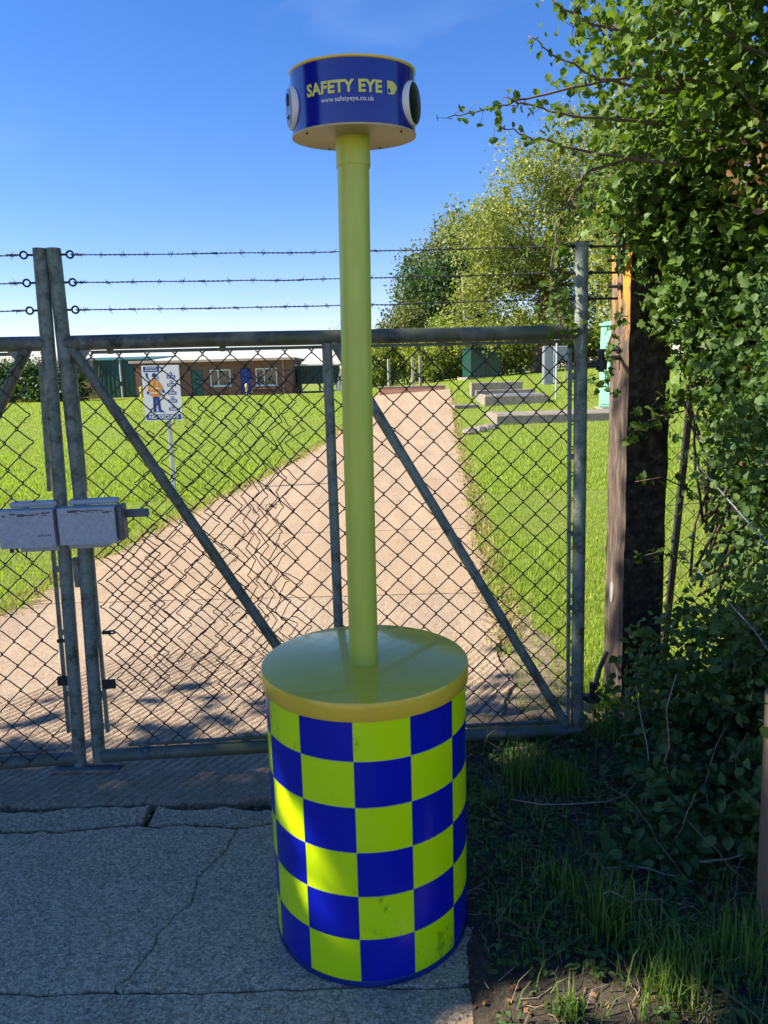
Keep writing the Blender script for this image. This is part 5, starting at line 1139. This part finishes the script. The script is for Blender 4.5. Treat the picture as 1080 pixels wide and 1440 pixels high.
for k, s in enumerate(SPI):
    g = G(); s = [Vector(p) for p in s]; lp = []
    for i in range(len(s) - 1):
        for j in range(6):
            p = s[i].lerp(s[i + 1], j / 6)
            for q in range(2 if k < 4 else 1): lp.append(tuple(p + Vector(RNG.normal(size=3)) * 0.026))
    g.tube(s, [0.004, 0.0035, 0.003, 0.002][:len(s)] if len(s) <= 4 else 0.003, 5); b_ = g.build('shoot', TWIG, iv, True); lp = np.array(lp)
    leaf_parts(b_, lp, nrm(RNG.normal(size=lp.shape) * 0.5 + np.array((-0.5, -0.7, 0.3))), 0.042, 'ivy' if k != 1 else 'ovate', LEAF_IVY if k not in (1, 2) else LEAF_HAW, 0.5)
g = G()
for c in C[::5]: limb(g, (1.45 + 0.2 * RNG.random(), 3.42, max(0, c[2] - 0.7)), c, 0.008, 0.003, 0.06, 6, 5)
g.build('stems', BARK, iv, True)

# dense hedge body along the right edge
hb = thing('hedge_shrub', (1.95, 2.5, 0), 'dense dark hedge filling the right edge between the ivy and the wooden stake', 'hedge')
ells = [(1.88, 2.5, 1.35, 0.58, 0.6, 0.62), (1.86, 2.35, 0.78, 0.60, 0.6, 0.50), (2.3, 3.0, 1.0, 0.5, 0.6, 0.9), (2.1, 2.2, 1.9, 0.6, 0.6, 0.5), (2.0, 3.2, 0.6, 0.45, 0.35, 0.45), (3.0, 4.7, 1.7, 1.0, 0.9, 1.7), (1.52, 2.8, 1.15, 0.28, 0.32, 0.50), (1.47, 2.6, 0.72, 0.28, 0.28, 0.34), (1.48, 2.65, 1.72, 0.30, 0.32, 0.36), (1.66, 3.1, 0.7, 0.22, 0.25, 0.5), (1.35, 2.35, 1.05, 0.22, 0.2, 0.3), (1.12, 1.98, 0.82, 0.13, 0.12, 0.09), (1.05, 1.79, 0.765, 0.06, 0.04, 0.045), (2.4, 3.6, 1.9, 0.6, 0.5, 0.9)]
P, out, C = clumps(ells, 1250, 44, 0.085, 0.30, 0.85)
plant(hb, P, out, 0.033, 'haw', LEAF_BRM, 260)
g = G()
for k in range(9): limb(g, (1.75 + 0.1 * k + 0.05 * RNG.normal(), 2.3 + 0.08 * k, -0.05), (1.75 + 0.1 * k, 2.4 + 0.08 * k, 1.5), 0.018, 0.008, 0.07, 8, 6)
for c in C[::5]: limb(g, (1.95 + 0.2 * RNG.normal(), 2.5 + 0.2 * RNG.normal(), max(0.1, c[2] - 0.5)), c, 0.006, 0.002, 0.08, 6, 4)
g.build('stems', TWIG, hb, True)

# bramble mound at the foot of the hedge
br = thing('bramble_bush', (1.25, 2.8, 0), 'dark bramble tangle at the foot of the timber gatepost', 'bramble')
ells = [(1.22, 3.0, 0.10, 0.34, 0.26, 0.24), (1.50, 2.85, 0.28, 0.36, 0.35, 0.34), (1.15, 2.60, 0.05, 0.32, 0.28, 0.20), (1.55, 2.4, 0.20, 0.40, 0.40, 0.35), (1.75, 3.0, 0.35, 0.35, 0.3, 0.35), (1.42, 3.2, 0.30, 0.3, 0.15, 0.35)]
P, out, C = clumps(ells, 300, 24, 0.055, 0.4, 0.7); k = P[:, 2] > 0; P, out = P[k], out[k]; out = nrm(out + np.array((-0.2, -0.4, 0.8)))
plant(br, P, out, 0.044, 'ovate', LEAF_BRM, 280, 0.5)
for k in range(22):
    a = Vector((RNG.uniform(1.1, 1.8), RNG.uniform(2.3, 3.1), 0.0)); b = a + Vector((RNG.normal() * 0.35 - 0.1, RNG.normal() * 0.3 - 0.1, RNG.uniform(0.05, 0.7)))
    g = G(); limb(g, a, b, 0.004, 0.0016, 0.10, 8, 5); g.build('cane', TWIG if k % 3 else TWIG_PALE, br, True)
# second low bramble nearer the camera
br2 = thing('bramble_bush', (1.05, 2.0, 0), 'low leafy bramble beside the wooden stake at the right edge', 'bramble')
P, out, C = clumps([(0.86, 2.22, 0.04, 0.16, 0.16, 0.10), (1.08, 2.25, 0.12, 0.22, 0.2, 0.18), (1.25, 2.0, 0.15, 0.25, 0.3, 0.25)], 80, 20, 0.05, 0.3, 0.6); k = P[:, 2] > 0.0; P, out = P[k], nrm(out[k] + np.array((0, -0.2, 0.9)))
plant(br2, P, out, 0.046, 'ovate', LEAF_BRM, 150, 0.45)
for k in range(10):
    a = Vector((RNG.uniform(0.85, 1.25), RNG.uniform(1.8, 2.3), 0.0)); b = a + Vector((RNG.normal() * 0.22, RNG.normal() * 0.22, RNG.uniform(0.03, 0.35)))
    g = G(); limb(g, a, b, 0.0032, 0.0014, 0.12, 8, 5); g.build('cane', TWIG_PALE if k % 2 else TWIG, br2, True)

# ------------------------------------------------------------------ verge: tufts, herbs, litter, twigs
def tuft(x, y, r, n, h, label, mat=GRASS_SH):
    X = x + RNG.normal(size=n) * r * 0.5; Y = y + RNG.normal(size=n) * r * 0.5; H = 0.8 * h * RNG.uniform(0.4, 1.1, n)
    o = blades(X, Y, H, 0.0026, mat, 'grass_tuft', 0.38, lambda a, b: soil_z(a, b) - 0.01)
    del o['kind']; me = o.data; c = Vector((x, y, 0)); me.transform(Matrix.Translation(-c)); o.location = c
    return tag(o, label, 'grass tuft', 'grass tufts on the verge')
tuft(0.50, 2.66, 0.085, 150, 0.26, 'tall bright grass tuft on the verge just below the gate\'s bottom rail')
tuft(0.66, 2.58, 0.085, 240, 0.17, 'shorter wide grass tuft to the right of the tall one below the gate')
tuft(0.62, 1.88, 0.105, 260, 0.20, 'broad grass tuft in the middle of the verge right of the drum')
tuft(0.52, 2.05, 0.08, 90, 0.15, 'thin grass tuft behind the broad one on the verge')
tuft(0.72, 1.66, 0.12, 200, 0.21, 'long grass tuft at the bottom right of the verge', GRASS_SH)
tuft(0.43, 1.60, 0.045, 130, 0.09, 'small sunlit grass tuft at the lower edge of the verge')
tuft(0.36, 2.52, 0.06, 70, 0.13, 'small grass tuft close behind the drum at the verge edge')
tuft(0.92, 1.72, 0.12, 150, 0.24, 'straggling grass tuft in front of the wooden stake')
tuft(0.95, 2.95, 0.10, 120, 0.20, 'grass tuft under the lower hinge of the gate')
tuft(-1.46, 2.57, 0.05, 60, 0.06, 'tiny mossy tuft in the broken concrete edge at the far left')
tuft(-0.55, 2.565, 0.035, 40, 0.05, 'tiny tuft in the concrete crack left of the drum')
# scattered thin verge grass, small herb leaves, litter: uncountable
n = 6500; x = RNG.uniform(0.22, 1.25, n); y = RNG.uniform(1.2, 3.1, n); cl = np.array([fbm(a * 3.2, b * 3.2, 4) for a, b in zip(x, y)]); k = (cl > -0.05) | (RNG.random(n) < 0.12); k &= x > 0.26 + 0.1 * RNG.random(n)
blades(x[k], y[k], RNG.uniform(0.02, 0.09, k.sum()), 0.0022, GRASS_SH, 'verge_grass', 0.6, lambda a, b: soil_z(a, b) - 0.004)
n = 220; x = RNG.uniform(0.22, 1.2, n); y = RNG.uniform(1.3, 3.1, n); blades(x, y, RNG.uniform(0.05, 0.16, n), 0.0014, STRAW, 'dry_grass', 1.3, lambda a, b: soil_z(a, b))
n = 5200; x = RNG.uniform(0.25, 1.3, n); y = RNG.uniform(1.35, 3.1, n); cl = np.array([fbm(a * 4, b * 4, 14) for a, b in zip(x, y)]); k = cl > -0.15
P = np.stack([x[k], y[k], np.array([soil_z(a, b) for a, b in zip(x[k], y[k])]) + RNG.uniform(0.006, 0.035, k.sum())], 1)
V, F = leaf_cloud(P, np.tile((0, 0, 1.0), (len(P), 1)), 0.024, 'ovate', 0.3); tag(mesh_obj('herb_leaves', V, F, LEAF_BRM, None), kind='stuff')
n = 1400; x = RNG.uniform(0.18, 1.3, n); y = RNG.uniform(1.3, 3.2, n); P = np.stack([x, y, np.array([soil_z(a, b) for a, b in zip(x, y)]) + 0.004], 1)
V, F = leaf_cloud(P, np.tile((0, 0, 1.0), (n, 1)), 0.016, 'quad', 0.35); tag(mesh_obj('leaf_litter', V, F, LEAF_DEAD, None), kind='stuff')
g = G()
for k in range(420):
    x, y = RNG.uniform(0.2, 1.35), RNG.uniform(1.3, 3.1); L = abs(RNG.normal()) * 0.06 + 0.02; th = RNG.uniform(0, 6.28); z = soil_z(x, y) + 0.006
    g.tube([(x, y, z), (x + L * math.cos(th) * .5, y + L * math.sin(th) * .5, z + 0.012 * RNG.random()), (x + L * math.cos(th + .3), y + L * math.sin(th + .3), z + 0.004)], 0.0013, 4)
tag(g.build('twig_litter', TWIG_PALE, None), kind='stuff')
for k, (a, b, r, lab) in enumerate((((0.62, 2.14, 0.02), (0.92, 2.02, 0.06), 0.0045, 'longest pale fallen stick lying across the verge'), ((0.95, 2.06, 0.10), (1.18, 2.12, 0.12), 0.004, 'pale stick leading from the verge to the wooden stake'),
        ((0.70, 2.10, 0.0), (0.66, 1.82, 0.05), 0.003, 'thin dark stick pointing at the camera in the verge'), ((0.93, 2.45, 0.02), (0.98, 2.75, 0.38), 0.004, 'bleached upright stalk in the brambles below the gatepost'), ((0.36, 1.66, 0.012), (0.46, 1.57, 0.02), 0.0032, 'short twig in the sunlit patch at the lower edge'))):
    g = G(); limb(g, a, b, r, r * 0.6, 0.06, 8, 6); tag(g.build('fallen_stick', TWIG_PALE if k != 2 else TWIG, None, True, a), lab, 'stick', 'sticks on the verge')
# loose chips on the road and along the cracks
stone_v, stone_f = [], []
g = G()
for k in range(1500):
    if k < 900: x, y = RNG.uniform(-1.6, 0.2), RNG.uniform(1.25, 2.55)
    elif k < 1250: x, y = RNG.uniform(-1.7, 0.25), 2.53 + RNG.normal() * 0.035
    else: x, y = RNG.uniform(0.1, 0.35), RNG.uniform(1.3, 2.5)
    s = abs(RNG.normal()) * 0.0022 + 0.0014; th = RNG.uniform(0, 6.28); c, q = math.cos(th), math.sin(th)
    vs = [(x + s * (a * c - b * q), y + s * (a * q + b * c), 0.001 + s * d) for a, b, d in ((1.2, 0, 0), (0, .8, 0), (-1.1, .1, 0), (0, -.9, 0), (.3, .3, .7), (-.4, -.1, .6))]
    g.add(vs, [(0, 1, 4), (1, 2, 5, 4), (2, 3, 5), (3, 0, 4, 5)])
tag(g.build('road_chippings', M('stone_chips', (0.36, 0.34, 0.32), 0.85, 0.5, 300), None), kind='stuff')
n = 420; x = np.concatenate([RNG.uniform(-1.75, -1.25, 260), RNG.uniform(-0.9, 0.2, 160)]); y = np.concatenate([2.55 + RNG.normal(size=260) * 0.05, 2.50 + RNG.normal(size=160) * 0.022])
blades(x, y, RNG.uniform(0.008, 0.028, n), 0.0022, GRASS_SH, 'moss', 0.8, lambda a, b: -0.02)
